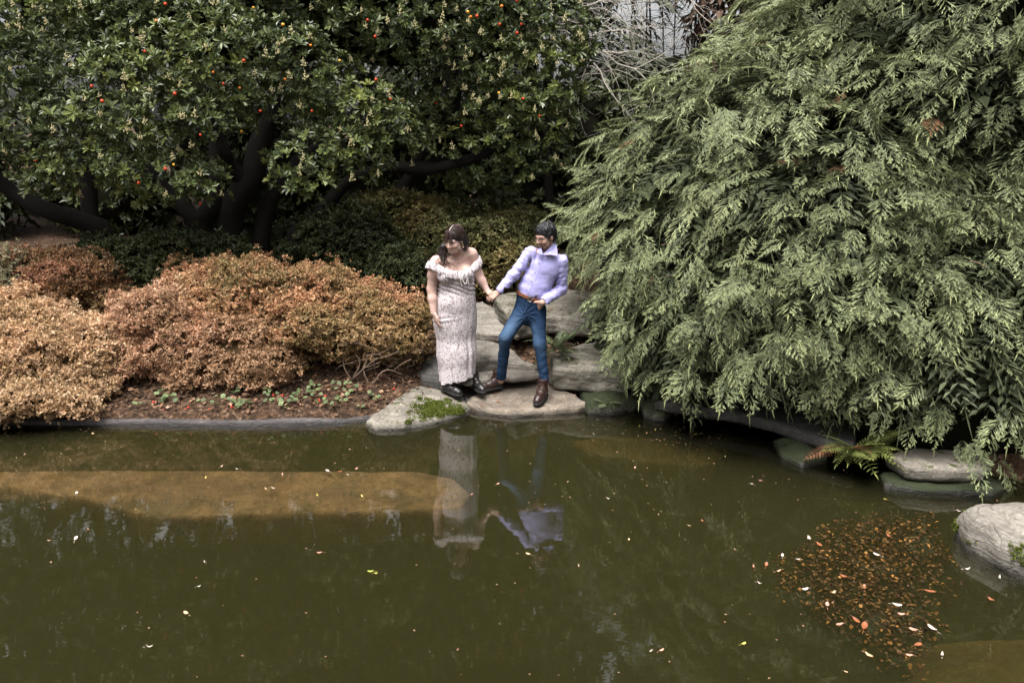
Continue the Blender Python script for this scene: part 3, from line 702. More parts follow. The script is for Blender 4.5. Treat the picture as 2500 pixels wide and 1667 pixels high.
# unseen solid mass added in the upper crown to shade the trunks below
blob([(-4.6, 10.6, 5.2, 1.5, 1.1, .8), (-2.8, 10.7, 5.4, 1.6, 1.2, .9), (-1.0, 10.7, 5.2, 1.5, 1.1, .8), (-3.6, 11.3, 4.2, 2.0, .6, .7), (-1.2, 11.3, 4.2, 1.6, .6, .7)], .14, M['core'], 'blocking_core', tree, 1.0, .12, 2.0, 6)
# trunks and limbs
def limb(name, pts, rads, parent, n=26, wob=0.03, mat='bark', seg=9):
    p = spline(pts, n); p = p + wob * np.stack([vnoise(p[:, 2] * 2.2, p[:, 0] * 2, 0 * p[:, 0], q) for q in (1, 2, 3)], 1) * np.linspace(0.2, 1, n)[:, None]
    mb = MB(); mb.tube(p, np.interp(np.linspace(0, 1, n), np.linspace(0, 1, len(rads)), rads) * (1 + 0.10 * vnoise(np.linspace(0, 9, n), 0, 0, 6)), seg)
    return mb.build(name, M[mat], parent)
gb = lambda px, Y: np.array([P(px, 600, Y)[0], Y, float(ground_z(np.array([P(px, 600, Y)[0]]), np.array([Y]))[0]) - 0.1])
limb('trunk', [gb(285, 9.3), P(265, 590, 9.3), P(215, 545, 9.25), P(120, 515, 9.2), P(40, 475, 9.2), P(-20, 430, 9.2)], [.17, .15, .12, .10, .09, .08], tree)
limb('trunk', [gb(215, 9.4), P(225, 580, 9.4), P(218, 500, 9.5), P(215, 420, 9.6), P(200, 250, 9.7)], [.12, .11, .10, .08, .05], tree)
limb('trunk', [gb(485, 9.5), P(482, 560, 9.5), P(460, 520, 9.5), P(420, 480, 9.6), P(360, 400, 9.6)], [.13, .115, .10, .08, .05], tree)
limb('trunk', [gb(490, 9.55), P(495, 555, 9.5), P(520, 500, 9.5), P(530, 440, 9.6), P(520, 330, 9.7), P(480, 180, 9.8)], [.15, .13, .115, .10, .08, .05], tree)
limb('trunk', [gb(560, 9.6), P(556, 580, 9.6), P(570, 500, 9.6), P(610, 440, 9.6), P(630, 350, 9.7), P(690, 220, 9.8), P(740, 80, 9.9)], [.22, .19, .165, .15, .12, .09, .06], tree)
limb('trunk', [P(600, 450, 9.6), P(560, 400, 9.5), P(545, 370, 9.4), P(500, 260, 9.3)], [.11, .085, .075, .05], tree)
limb('trunk', [gb(620, 9.7), P(640, 560, 9.75), P(660, 490, 9.8), P(720, 400, 9.9), P(820, 330, 10.0), P(930, 200, 10.0)], [.13, .12, .10, .09, .08, .05], tree)
limb('trunk', [gb(700, 9.8), P(720, 580, 9.8), P(760, 550, 9.9), P(800, 500, 10), P(860, 440, 10), P(960, 408, 9.9), P(1040, 417, 9.7), P(1120, 400, 9.6), P(1190, 372, 9.6), P(1250, 300, 9.6)], [.12, .11, .10, .09, .08, .075, .07, .065, .055, .03], tree, n=44)
limb('trunk', [P(1000, 414, 9.8), P(1080, 380, 10.0), P(1110, 280, 10.0), P(1130, 130, 10.0), P(1120, 20, 10)], [.05, .05, .04, .035, .02], tree)
limb('trunk', [gb(900, 10.6), P(940, 520, 10.6), P(1010, 420, 10.6), P(1080, 250, 10.5), P(1140, 100, 10.4)], [.12, .11, .09, .07, .04], tree)
# fruit
def uv_sphere(r, seg=8, rings=6, squash=1.0):
    V, F = [], []
    for i in range(rings + 1):
        th = math.pi * i / rings
        for j in range(seg):
            ph = 2 * math.pi * j / seg; V.append((r * math.sin(th) * math.cos(ph), r * math.sin(th) * math.sin(ph), r * math.cos(th) * squash))
    for i in range(rings):
        for j in range(seg):
            F.append((i * seg + j, i * seg + (j + 1) % seg, (i + 1) * seg + (j + 1) % seg, (i + 1) * seg + j))
    return np.array(V), np.array(F)
sv, sf = uv_sphere(0.0150, 10, 7)
sv = sv * (1 + 0.06 * vnoise(sv[:, 0] * 300, sv[:, 1] * 300, sv[:, 2] * 300, 2))[:, None]
fm = {k: mesh_np('fruit', sv, sf) for k in ('fruit_red', 'fruit_orange', 'fruit_yellow')}
for k in fm: fm[k].materials.append(M[k])
Cc = np.array(clumps)
def surface_hit(px, py):
    """first point of the crown's clumps along a line of sight, so that fruit hangs on the outside of the foliage"""
    d = unit(ray(px, py)); o = A(0, 0, CAM_H); best = None
    for e in Cc:
        q = (o - e[:3]) / e[3:]; w = d / e[3:]; a, b, c = w @ w, 2 * q @ w, q @ q - 1
        D = b * b - 4 * a * c
        if D > 0:
            t = (-b - math.sqrt(D)) / (2 * a)
            if best is None or t < best: best = t
    return o + d * (best if best else 9.3)
tl = np.array(tree.location)
for px, py, k in [(232, 212, 'r'), (257, 248, 'r'), (433, 230, 'r'), (526, 178, 'o'), (550, 206, 'r'), (600, 150, 'r'), (700, 195, 'o'), (765, 272, 'r'), (623, 22, 'y'), (630, 46, 'y'), (695, 63, 'y'), (762, 113, 'o'), (832, 150, 'y'), (900, 52, 'r'), (918, 92, 'r'), (388, 54, 'o'), (410, 13, 'r'), (955, 243, 'r'), (985, 247, 'y'), (1065, 252, 'r'), (495, 330, 'r'), (430, 402, 'y'), (410, 412, 'r'), (345, 446, 'r'), (494, 496, 'r'), (95, 392, 'r'), (590, 216, 'o'), (1127, 308, 'r'), (1150, 44, 'o'), (1165, 42, 'r'), (1220, 62, 'r'), (1273, 62, 'r'), (1262, 83, 'r'), (1262, 4, 'r'), (1225, 18, 'o'), (1143, 32, 'y'), (1317, 284, 'r'), (1277, 242, 'r'), (640, 272, 'r'), (594, 322, 'y'), (1218, 228, 'y'), (920, 196, 'r'), (885, 176, 'y'), (360, 128, 'r')]:
    o = link('fruit', fm[{'r': 'fruit_red', 'o': 'fruit_orange', 'y': 'fruit_yellow'}[k]], None, tree)
    h = surface_hit(px, py) + A(0, -0.06, 0) - tl; o.location = h.tolist(); s_ = rng.uniform(.85, 1.2); o.scale = (s_, s_, s_)
# flower clusters: hanging panicles of small bells
def panicle():
    mb = MB()
    for i in range(16):
        a = random.uniform(0, 6.28); r = random.uniform(0.004, .028); q = A(math.cos(a) * r, math.sin(a) * r, -random.uniform(.0, .055))
        v, f = uv_sphere(0.0062, 5, 3, 1.25); mb.add(v + q, f)
    for i in range(3): mb.tube([A(0, 0, .03), A(random.uniform(-.015, .015), random.uniform(-.015, .015), -.03)], .0015, 3, False)
    V = np.concatenate(mb.v); return mesh_np('flower_cluster', V, [np.concatenate([f for f in mb.f if f.shape[1] == 4])])
pan = [panicle() for _ in range(4)]
for q in pan: q.materials.append(M['flower'])
k = 0
while k < 150:
    px, py = rng.uniform(0, 1430), rng.uniform(0, 480)
    w = 0.25 + 0.75 * (px > 1080) * (py < 280) + 0.2 * (py < 120)
    if rng.random() > w: continue
    h = surface_hit(px, py)
    if h[2] > 6 or np.min(np.linalg.norm((Cc[:, :3] - h) / Cc[:, 3:], axis=1)) > 1.2: continue
    o = link('flower_cluster', pan[k % 4], None, tree); o.location = (h + A(0, -0.07, 0.02) - tl).tolist(); o.rotation_euler = (0, 0, rng.uniform(0, 6)); s_ = rng.uniform(.75, 1.25); o.scale = (s_, s_, s_)
    k += 1

# ------------------------------------------------------------------ big evergreen on the right
cedar = empty('evergreen_tree', (3.6, 8.2, float(ground_z(A(3.6), A(8.2))[0])))
tag(cedar, 'huge pale green conifer with drooping flat sprays hanging over the right bank', 'tree')
CE = [(3.35, 8.45, 1.25, 2.85, 2.65, 2.55), (5.0, 8.0, 2.6, 2.6, 2.5, 3.6), (3.9, 8.8, 2.7, 1.85, 1.8, 2.1), (2.2, 8.7, 1.2, 1.65, 1.5, 1.75), (4.0, 6.9, 0.75, 1.75, 1.45, 1.9), (2.3, 8.0, 0.75, 1.25, 1.1, 0.95)]
CS = [cedar_spray(.34, 9, d) for d in (.35, .5, .3, .65, .45, .75)]
def spray_frames(nrm, n, down=0.42):
    """+Y of the spray = outwards and a little down, +Z = upper side"""
    y = unit(nrm * A(1, 1, 0.55) + A(0, 0, -down) + rng.normal(size=(n, 3)) * 0.45)
    zr = unit(A(0, 0, 1) + nrm * 0.7 + rng.normal(size=(n, 3)) * 0.22)
    x = unit(np.cross(y, zr)); z = np.cross(x, y)
    return np.stack([x, y, z], 2)
NC = 6200
pos, nrm = ell_points(CE, NC, 0.80, 1.02, 0.88, zmin=0.0, front=0.75)
# (the boughs are lumped below)
# lumps: whole boughs stand out from the dome, with dark hollows between
lump = vnoise(pos[:, 0] * 1.5, pos[:, 1] * 1.5, pos[:, 2] * 2.3, 31) * 0.6 + vnoise(pos[:, 0] * 3.1, pos[:, 1] * 3.1, pos[:, 2] * 4.5, 32) * 0.4
keepm = (lump > -0.42) | (rng.random(len(pos)) < 0.35)
pos = pos + nrm * (0.22 * lump)[:, None]
pos = pos[keepm]; nrm = nrm[keepm]
def px_of(c):
    d = c - A(0, 0, CAM_H); dz = d[:, 1] * math.cos(PITCH) - d[:, 2] * math.sin(PITCH); v = d[:, 1] * math.sin(PITCH) + d[:, 2] * math.cos(PITCH)
    return 1250 + FPX * d[:, 0] / dz, 833.5 - FPX * v / dz
okz = pos[:, 2] > ground_z(pos[:, 0], pos[:, 1]) * 0.6 + 0.10
# the skirt of the tree stops above the ledge, the fern and the lichen spotted stone
kx, ky = px_of(pos + nrm * .12 - A(0, 0, .12))
okz &= ky < np.interp(kx, [1400, 1500, 1640, 1800, 1960, 2010, 2180, 2240, 2330, 2400, 2600], [915, 940, 965, 985, 1010, 1020, 1045, 1090, 1120, 1175, 1200])
okz &= (ky < 560) | (kx > np.interp(ky, [560, 640, 700, 760, 820, 900, 1000], [1340, 1370, 1410, 1450, 1475, 1500, 1530]))
pos, nrm = pos[okz], nrm[okz]
Rm = spray_frames(nrm, len(pos)); sc_ = rng.uniform(.5, 1.05, len(pos)) * (1 + .25 * vnoise(pos[:, 0] * .8, pos[:, 1] * .8, pos[:, 2] * .8, 44))
tint = np.clip(rng.beta(2, 2, len(pos)) * 0.8 + 0.2 * vnoise(pos[:, 0], pos[:, 1], pos[:, 2], 8) + 0.08, 0, 1)
# the sprays that show largest are parts of their own
dist = np.linalg.norm(pos - A(0, 0, CAM_H), axis=1); facing = -(nrm * unit(pos - A(0, 0, CAM_H))).sum(1)
order = np.argsort(dist - 1.5 * facing - 0.8 * sc_ + np.where(pos[:, 0] / pos[:, 1] > 0.66, 5, 0)); near = order[:270]; rest = order[270:]
cl_ = np.array(cedar.location)
def tinted(me_arr, name, tv, mat):
    pv, pf, pg, pb = me_arr
    T = np.stack([np.full(len(pv), tv), pg, (pb + tv * 3.1) % 1.0], 1)
    me = mesh_np(name, pv, pf, False, {'tint': T}); me.materials.append(mat); return me
sp_me = [tinted(c, 'spray', tv, M['cedar']) for c in CS for tv in (.15, .5, .85)]
for q, i in enumerate(near):
    o = link('spray', sp_me[(q * 7) % len(sp_me)], None, cedar)
    m = Matrix(np.vstack([np.hstack([Rm[i] * sc_[i], (pos[i] - cl_)[:, None]]), [0, 0, 0, 1]]).tolist()); o.matrix_local = m
dead_me = [tinted(c, 'dead_spray', tv, M['fern_dead']) for c in CS[:3] for tv in (.3, .8)]
for q, i in enumerate(rng.choice(rest, 34, replace=False)):
    o = link('dead_spray', dead_me[q % 6], None, cedar); s0 = sc_[i] * .8
    o.matrix_local = Matrix(np.vstack([np.hstack([Rm[i] * s0, (pos[i] + nrm[i] * .03 - cl_)[:, None]]), [0, 0, 0, 1]]).tolist())
for q, i in enumerate(rng.choice(rest, 60, replace=False)):
    mb = MB(); a = pos[i] - nrm[i] * .22; e = pos[i] + nrm[i] * rng.uniform(.05, .2) + rng.normal(size=3) * .06
    mb.tube(spline([a, (a + e) / 2 + A(0, 0, .03), e], 7), np.linspace(.008, .003, 7), 4); mb.build('twig', M['twig'], cedar)
V, F, T = bake(CS, pos[rest], Rm[rest], sc_[rest], tint[rest])
cr = obj('crown', V, F, M['cedar'], cedar, smooth=False, attrs={'tint': T}); cr['kind'] = 'stuff'
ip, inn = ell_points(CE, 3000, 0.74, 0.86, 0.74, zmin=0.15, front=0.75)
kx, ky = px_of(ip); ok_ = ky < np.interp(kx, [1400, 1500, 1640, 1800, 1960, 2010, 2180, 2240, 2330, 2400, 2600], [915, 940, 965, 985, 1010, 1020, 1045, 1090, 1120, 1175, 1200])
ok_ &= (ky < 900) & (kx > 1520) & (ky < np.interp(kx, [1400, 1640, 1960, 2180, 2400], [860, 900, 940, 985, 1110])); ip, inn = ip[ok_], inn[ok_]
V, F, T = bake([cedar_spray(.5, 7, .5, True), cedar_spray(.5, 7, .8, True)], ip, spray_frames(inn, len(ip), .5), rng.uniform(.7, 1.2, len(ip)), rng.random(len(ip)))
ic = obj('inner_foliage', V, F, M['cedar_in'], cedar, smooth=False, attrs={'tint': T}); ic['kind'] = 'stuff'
blob(CE, 0.11, M['core'], 'blocking_core', cedar, 0.74, 0.10, 2.2, 3)
for bx, by in ((3.6, 8.2), (3.1, 8.0), (4.3, 8.0)):
    limb('trunk', [A(bx, by, 0.4), A(bx + .1, by, 1.5), A(bx, by + .1, 3.0)], [.14, .11, .06], cedar, n=10)

# ------------------------------------------------------------------ azaleas and the other shrubs
AZS = [az_sprig(10) for _ in range(6)]
def shrub(name, ells, n, mat, label, core='core_az', protos=AZS, smin=.8, smax=1.5, lumpf=3.0, stems=8, cat='shrub', group=None, up=0.75, lumpa=0.20, hole=-0.46, zmin=0.04, corescale=0.77):
    ells = np.asarray(ells, float); c = ells[:, :3].mean(0); gz = float(ground_z(A(c[0]), A(c[1]))[0])
    t = empty(name, (c[0], c[1], gz)); tag(t, label, cat, group)
    pos, nrm = ell_points(ells, n, 0.84, 1.05, 0.84, front=0.7)
    lump = vnoise(pos[:, 0] * lumpf, pos[:, 1] * lumpf, pos[:, 2] * lumpf * 1.4, 3) * 0.55 + vnoise(pos[:, 0] * lumpf * 2.3, pos[:, 1] * lumpf * 2.3, pos[:, 2] * lumpf * 2.8, 7) * 0.45
    keepm = (lump > hole) & (pos[:, 2] > ground_z(pos[:, 0], pos[:, 1]) + zmin); keepm &= pos[:, 2] > 0.06
    pos = (pos + nrm * (lumpa * lump)[:, None])[keepm]; nrm = nrm[keepm]
    pos = pos + nrm * (rng.exponential(.02, len(pos)) - .02)[:, None]
    outv = unit(nrm * 0.6 + A(0, 0, up) + rng.normal(size=nrm.shape) * 0.4)
    tint = np.clip(rng.beta(2, 2, len(pos)) * 0.75 + 0.16 + 0.35 * vnoise(pos[:, 0] * 2.1, pos[:, 1] * 2.1, pos[:, 2] * 2.6, 12), 0, 1)
    V, F, T = bake(protos, pos, basis(outv, spin=rng.uniform(0, 6.28, len(pos))), rng.uniform(smin, smax, len(pos)), tint)
    fo = obj('foliage', V, F, M[mat], t, smooth=False, attrs={'tint': T}); fo['kind'] = 'stuff'
    blob(ells, 0.06, M[core], 'inner_twigs', t, corescale, 0.05, 5, 4)
    for q in range(stems):
        e = ells[q % len(ells)]; a = rng.uniform(0, 6.28); b0 = A(e[0] + .12 * math.cos(a), e[1] + .1 * math.sin(a), 0); b0[2] = float(ground_z(b0[:1], b0[1:2])[0]) - 0.03
        tip = A(e[0] + e[3] * .75 * math.cos(a), e[1] + e[4] * .75 * math.sin(a), e[2] + rng.uniform(-.1, .3) * e[5])
        limb('stem', [b0, (b0 * .55 + tip * .45) + A(0, 0, rng.uniform(-.03, .06)), tip], [.014, .010, .005], t, n=9, wob=0.04, mat='twig', seg=5)
    return t
def el(px, py, Y, rx, ry, rz): return (*P(px, py, Y), rx, ry, rz)
az_main = shrub('azalea_shrub', [el(590, 745, 8.35, .75, .62, .52), el(760, 760, 8.3, .75, .62, .50), el(900, 790, 8.2, .62, .55, .42), el(985, 800, 8.15, .33, .4, .30), el(700, 820, 7.95, .62, .42, .36), el(800, 805, 7.9, .5, .42, .30), el(500, 730, 8.5, .5, .5, .42)], 9500, 'az_orange',
      'largest dome shaped azalea with orange autumn leaves beside the floral dress', stems=14)
shrub('azalea_shrub', [el(560, 870, 7.72, .48, .34, .26), el(430, 860, 7.85, .5, .42, .40), el(380, 800, 8.0, .48, .45, .40), el(640, 930, 7.5, .20, .18, .16), el(600, 820, 7.85, .42, .35, .28), el(640, 890, 7.6, .3, .25, .2), el(470, 925, 7.6, .26, .2, .15), el(330, 870, 7.8, .34, .32, .3)], 5600, 'az_pink',
      'ragged pinkish tan azalea with a low tuft reaching over the leaf litter', lumpf=4, hole=-0.42, stems=12)
shrub('azalea_shrub', [el(100, 860, 7.75, .75, .55, .48), el(230, 880, 7.65, .42, .42, .36), el(120, 930, 7.45, .7, .35, .24), el(10, 830, 7.9, .7, .55, .45), el(-120, 880, 7.7, .6, .5, .45), el(240, 950, 7.4, .26, .24, .16), el(80, 975, 7.2, .62, .28, .15), el(-120, 960, 7.2, .6, .3, .2), el(40, 985, 6.98, .55, .26, .14), el(-110, 980, 6.98, .5, .26, .16), el(160, 992, 7.02, .3, .2, .10), el(290, 830, 7.85, .36, .34, .30), el(60, 790, 8.1, .6, .4, .36)], 9600, 'az_peach',
      'low spreading pale peach azalea hanging over the water', lumpf=4, lumpa=.14, hole=-0.48, smin=.95, smax=1.7, stems=8)
shrub('azalea_shrub', [el(190, 700, 8.6, .52, .42, .36), el(100, 690, 8.7, .5, .42, .38), el(270, 725, 8.5, .28, .3, .24)], 3000, 'az_red',
      'dull reddish brown azalea behind the pale peach one', stems=4)
shrub('grey_shrub', [el(20, 690, 8.55, .38, .38, .36), el(-40, 700, 8.6, .4, .4, .4)], 1300, 'az_grey',
      'small grey green shrub next to the reddish brown azalea', stems=3)
DK = [az_sprig(9, 0.034) for _ in range(4)]
shrub('evergreen_shrub', [el(340, 670, 9.0, .55, .45, .40), el(430, 650, 9.15, .5, .45, .36), el(260, 640, 9.2, .45, .4, .3), el(540, 630, 9.3, .5, .4, .3)], 3000, 'shrub_dark',
      'low dark evergreen shrub behind the azaleas at the foot of the tree', core='core', protos=DK, stems=4)
shrub('gold_shrub', [el(1180, 610, 9.9, .6, .5, .42), el(1060, 590, 10.1, .7, .6, .5), el(1250, 650, 9.7, .42, .4, .3), el(960, 570, 10.3, .7, .6, .55), el(1230, 570, 10.2, .5, .5, .4), el(1110, 660, 9.6, .5, .4, .32)], 6200, 'shrub_gold',
      'dark gold tinged shrub in the shade right behind the couple', core='core', protos=DK, stems=6)
shrub('evergreen_shrub', [el(870, 600, 9.9, .8, .6, .5), el(760, 620, 10.2, .7, .6, .5), el(980, 660, 9.3, .4, .35, .35)], 3200, 'shrub_dark',
      'dark shaded shrub between the tree limbs and the orange azalea', core='core', protos=DK, stems=4)
# bare twigs under the right end of the big azalea
tb = np.array(az_main.location)
for q in range(40):
    px, py = rng.uniform(850, 1015), rng.uniform(835, 905); Y = rng.uniform(7.55, 7.85); a = P(px, py, Y); d = unit(A(rng.uniform(-1, 1), rng.uniform(-.4, .2), rng.uniform(-.45, .45))) * rng.uniform(.12, .30)
    limb('twig', [a, a + d * .5 + A(0, 0, rng.uniform(-.02, .05)), a + d], [.0045, .0035, .002], az_main, n=6, wob=0.02, mat='twig', seg=4)
for px0, py0, px1, py1, px2, py2 in [(862, 925, 895, 890, 900, 840), (862, 925, 880, 880, 840, 830), (905, 945, 940, 905, 985, 918), (905, 945, 890, 900, 910, 850), (860, 930, 840, 890, 845, 850)]:
    limb('stem', [P(px0, py0, 7.62), P(px1, py1, 7.62), P(px2, py2, 7.72)], [.010, .008, .005], az_main, n=10, wob=.02, mat='twig', seg=6)

# ------------------------------------------------------------------ background conifers and the bare tree
FS = [cedar_spray(1.0, 6, .6, True), cedar_spray(1.0, 6, .9, True), cedar_spray(1.0, 7, .4, True)]
def far_conifer(x, y, h, r, n, mat, label, z0=0.0, zc=0.25, group='conifers behind the pond', trunk_r=.16, smin=.45, smax=.95):
    g = float(ground_z(A(x), A(y))[0]); t = empty('conifer_tree', (x, y, g)); tag(t, label, 'tree', group)
    n = int(n * .52); smin *= 1.35; smax *= 1.35
    u = rng.random(n) ** 0.8; zz = z0 + u * (h - z0); rr = r * (1 - (zz / h)) ** 0.75 * rng.uniform(.5, 1.05, n) + 0.1; a = rng.uniform(0, 6.28, n)
    pos = np.stack([x + rr * np.cos(a), y + rr * np.sin(a), g + zz], 1); nrm = np.stack([np.cos(a), np.sin(a), 0 * a - .1], 1)
    Rm = spray_frames(nrm, n, .55)
    V, F, T = bake(FS, pos, Rm, rng.uniform(smin, smax, n), rng.beta(2, 2, n))
    c = obj('crown', V, F, M[mat], t, smooth=False, attrs={'tint': T}); c['kind'] = 'stuff'
    mb = MB(); mb.tube([A(x, y, g - .2), A(x, y, g + h * .5), A(x, y, g + h * .97)], [trunk_r, trunk_r * .7, .02], 7); mb.build('trunk', M['bark'], t)
    return t
for x, y, h, r, n, lab in [
    (-8.5, 15.0, 12, 2.6, 900, 'tall dark conifer at the far end beyond the leaning trunk'), (-5.2, 16.2, 14, 2.9, 1000, 'dark conifer rising behind the left side of the strawberry tree'),
    (-2.2, 15.2, 13, 2.7, 1000, 'dark conifer standing behind the middle of the strawberry tree'), (0.3, 14.6, 13, 2.2, 1700, 'feathery conifer behind the bare lichen covered branches'),
    (1.9, 13.2, 2.8, 1.5, 900, 'shorter conifer below the bright gap in the trees'), (3.1, 14.5, 2.9, 1.6, 700, 'low young conifer directly under the bright gap of sky'),
    (7.6, 14.5, 13, 2.7, 900, 'tall conifer behind the huge evergreen'), (10.5, 16.5, 14, 2.9, 800, 'tall conifer far behind the right bank'), (-12.5, 17, 13, 3.0, 700, 'far conifer at the edge of the wood'),
    (-10.3, 13.8, 15, 2.8, 900, 'dark conifer added behind the leaning limb to close sky glints on the water'), (-6.9, 18.5, 17, 3.2, 900, 'tallest dark conifer added deep in the wood to close sky glints on the water')]:  # last two conifers added to keep bright sky glints off the water
    far_conifer(x, y, h, r, n, 'far', lab, 0.6)
far_conifer(4.6, 20.5, 17, 3.0, 900, 'far', 'very tall bare-trunked conifer added far behind the bright gap to block its sky reflection', 7.0)  # high crown added out of view to block sky reflected in the pond
# unseen conifer copies added behind and beside the camera to block low sky light
ring_src = [o for o in SC.objects if o.name.startswith('conifer_tree')][:4]
for i, (x, y, rz, s) in enumerate([(-11, -9, .5, 1.0), (-6.5, -11, 1.7, 1.1), (-2, -12, 2.9, 1.0), (3, -11.5, 4.0, 1.1), (7.5, -10, 5.1, 1.0), (11.5, -6, .9, 1.1), (-13, -3, 2.2, 1.0), (-13.5, 4, 3.3, 1.05), (12.5, 0.5, 4.4, 1.0), (11.5, 6.5, 5.5, 1.0)]):
    a = ring_src[i % len(ring_src)]; r_ = a.copy(); COL.objects.link(r_); r_.location = (x, y, float(ground_z(A(x), A(y))[0])); r_.rotation_euler = (0, 0, rz); r_.scale = (s, s, s)
    r_['label'] = 'unseen tall conifer added on the near side of the pond to block low light'; r_['group'] = 'light-blocking conifers added round the near side of the pond'
    for ch in a.children:
        c_ = ch.copy(); COL.objects.link(c_); c_.parent = r_
far_conifer(4.1, 13.6, 8.5, 1.15, 900, 'far_brown', 'rusty brown conifer rising above the huge evergreen beside the sky gap', 1.0)
# understorey hedge that closes the wood off
for i, (x, y) in enumerate([(-9, 13.0), (-6.4, 13.2), (-3.8, 12.8), (-1.4, 12.6), (0.6, 12.2), (2.2, 11.8), (-12, 14)]):
    g = float(ground_z(A(x), A(y))[0])
    t = empty('undergrowth_bush', (x, y, g)); tag(t, 'dark undergrowth bush in deep shade behind the trunks', 'shrub', 'undergrowth bushes behind the trunks')
    E = [(x + rng.uniform(-.4, .4), y + rng.uniform(-.3, .3), g + .8, 1.3, .9, 1.0), (x + rng.uniform(-.8, .8), y + .4, g + 1.5, 1.1, .9, .9)]
    hgt = 0.8 if x < -4 else 1.0
    E = [(a, b, g + (c - g) * hgt, d, e, f * hgt) for a, b, c, d, e, f in E]
    pos, nrm = ell_points(E, 330, .8, 1.05, .8, front=.6)
    outv = unit(nrm + A(0, 0, .5) + rng.normal(size=nrm.shape) * .4)
    V, F, T = bake(ARB, pos, basis(outv, spin=rng.uniform(0, 6.28, len(pos))), rng.uniform(1.2, 1.9, len(pos)), rng.beta(2, 3, len(pos)))
    c = obj('foliage', V, F, M['shrub_dark'], t, smooth=False, attrs={'tint': T}); c['kind'] = 'stuff'
    blob(E, .12, M['core'], 'inner_twigs', t, .8, .05, 4, 5)
# far thin trunks against the sky
for i, (px, Y, r) in enumerate([(1612, 22, .06), (1652, 24, .05), (1640, 27, .05), (1700, 23, .07), (1585, 26, .07), (1525, 24, .09), (1755, 25, .08)]):
    x = P(px, 40, Y)[0]; g = float(ground_z(A(x), A(Y))[0]); t = empty('bare_tree', (x, Y, g)); tag(t, 'thin leafless far tree against the bright sky gap', 'tree', 'thin far trees in the sky gap')
    mb = MB(); r *= .55; lean = rng.uniform(-2.2, 2.2); tip = A(x + lean, Y, g + 11); mb.tube(spline([A(x, Y, g - .2), A(x + lean * .3, Y, g + 5), tip], 10), np.linspace(r, .015, 10), 5); mb.build('trunk', M['bark'], t)
    mb = MB()
    for q in range(70):
        z = rng.uniform(2, 10.5); b = A(x + lean * .6 * z / 11, Y, g + z); d = A(rng.uniform(-1, 1), rng.uniform(-.5, .5), rng.uniform(-.2, .5)) * rng.uniform(.5, 1.5)
        mb.tube([b, b + d * .5 + A(0, 0, .05), b + d], [.011, .008, .004], 3, False)
        for w in range(3):
            c0 = b + d * rng.uniform(.3, .9); e = A(rng.uniform(-1, 1), rng.uniform(-.5, .5), rng.uniform(-.5, .5)) * .35; mb.tube([c0, c0 + e], [.007, .003], 3, False)
    w_ = mb.build('crown', M['bark'], t); w_['kind'] = 'stuff'
# bare branches with lichen above the couple
bt = empty('bare_tree', (0.55, 11.6, float(ground_z(A(.55), A(11.6))[0]))); tag(bt, 'leafless tree with arching pale lichen covered branches between the two evergreens', 'tree')
limb('trunk', [A(.55, 11.6, .9), A(.5, 11.6, 3), A(.65, 11.55, 5), A(.6, 11.5, 6.5)], [.09, .08, .06, .04], bt)
def twigs(mb, p, d, r, L, depth):
    n = 8; pts = [p]; dd = unit(d)
    for i in range(n):
        dd = unit(dd + rng.normal(size=3) * A(.16, .10, .16) + A(0, 0, -.035)); pts.append(pts[-1] + dd * L / n)
    pts = np.array(pts); mb.tube(pts, np.linspace(r, r * .45, n + 1), 5 if r > .008 else 3, False)
    if depth <= 0: return
    for k in range(4 if depth > 1 else 5):
        i = rng.integers(2, n + 1); b = pts[i]; t_ = unit(pts[i] - pts[i - 1])
        twigs(mb, b, unit(t_ + rng.normal(size=3) * A(.8, .4, .8)), r * .55, L * rng.uniform(.35, .65), depth - 1)
for (x0, y0, x1, y1, x2, y2, r) in [(1300, -60, 1420, 20, 1480, 0, .022), (1330, 60, 1480, 62, 1528, 90, .020), (1330, 80, 1480, 128, 1590, 205, .022), (1350, 110, 1440, 150, 1492, 230, .020), (1400, 90, 1540, 75, 1620, 35, .014), (1320, 20, 1450, 18, 1560, 60, .014), (1520, 125, 1535, 80, 1560, 0, .014), (1380, 200, 1480, 180, 1560, 190, .012), (1500, -20, 1650, -10, 1740, 60, .014), (1300, -20, 1400, 60, 1480, 40, .014)]:
    mb = MB(); a, b, c = P(x0, y0, 11.2), P(x1, y1, 10.8), P(x2, y2, 10.5)
    root = A(.6, 11.55, min(6.3, max(2.5, a[2] + .2)))
    p = spline([root, a, b, c], 22); p = p + .05 * np.stack([vnoise(np.linspace(0, 8, 22), x0, q, 3) for q in (1, 2, 3)], 1); mb.tube(p, np.linspace(r * 1.0, r * .35, 22), 6)
    for k in range(7):
        i = rng.integers(8, 22); t_ = unit(p[i] - p[i - 1]); twigs(mb, p[i], unit(t_ + rng.normal(size=3) * A(.9, .4, .9)), r * .28, rng.uniform(.4, .9), 1)
    mb.build('branch', M['bark_pale'], bt)

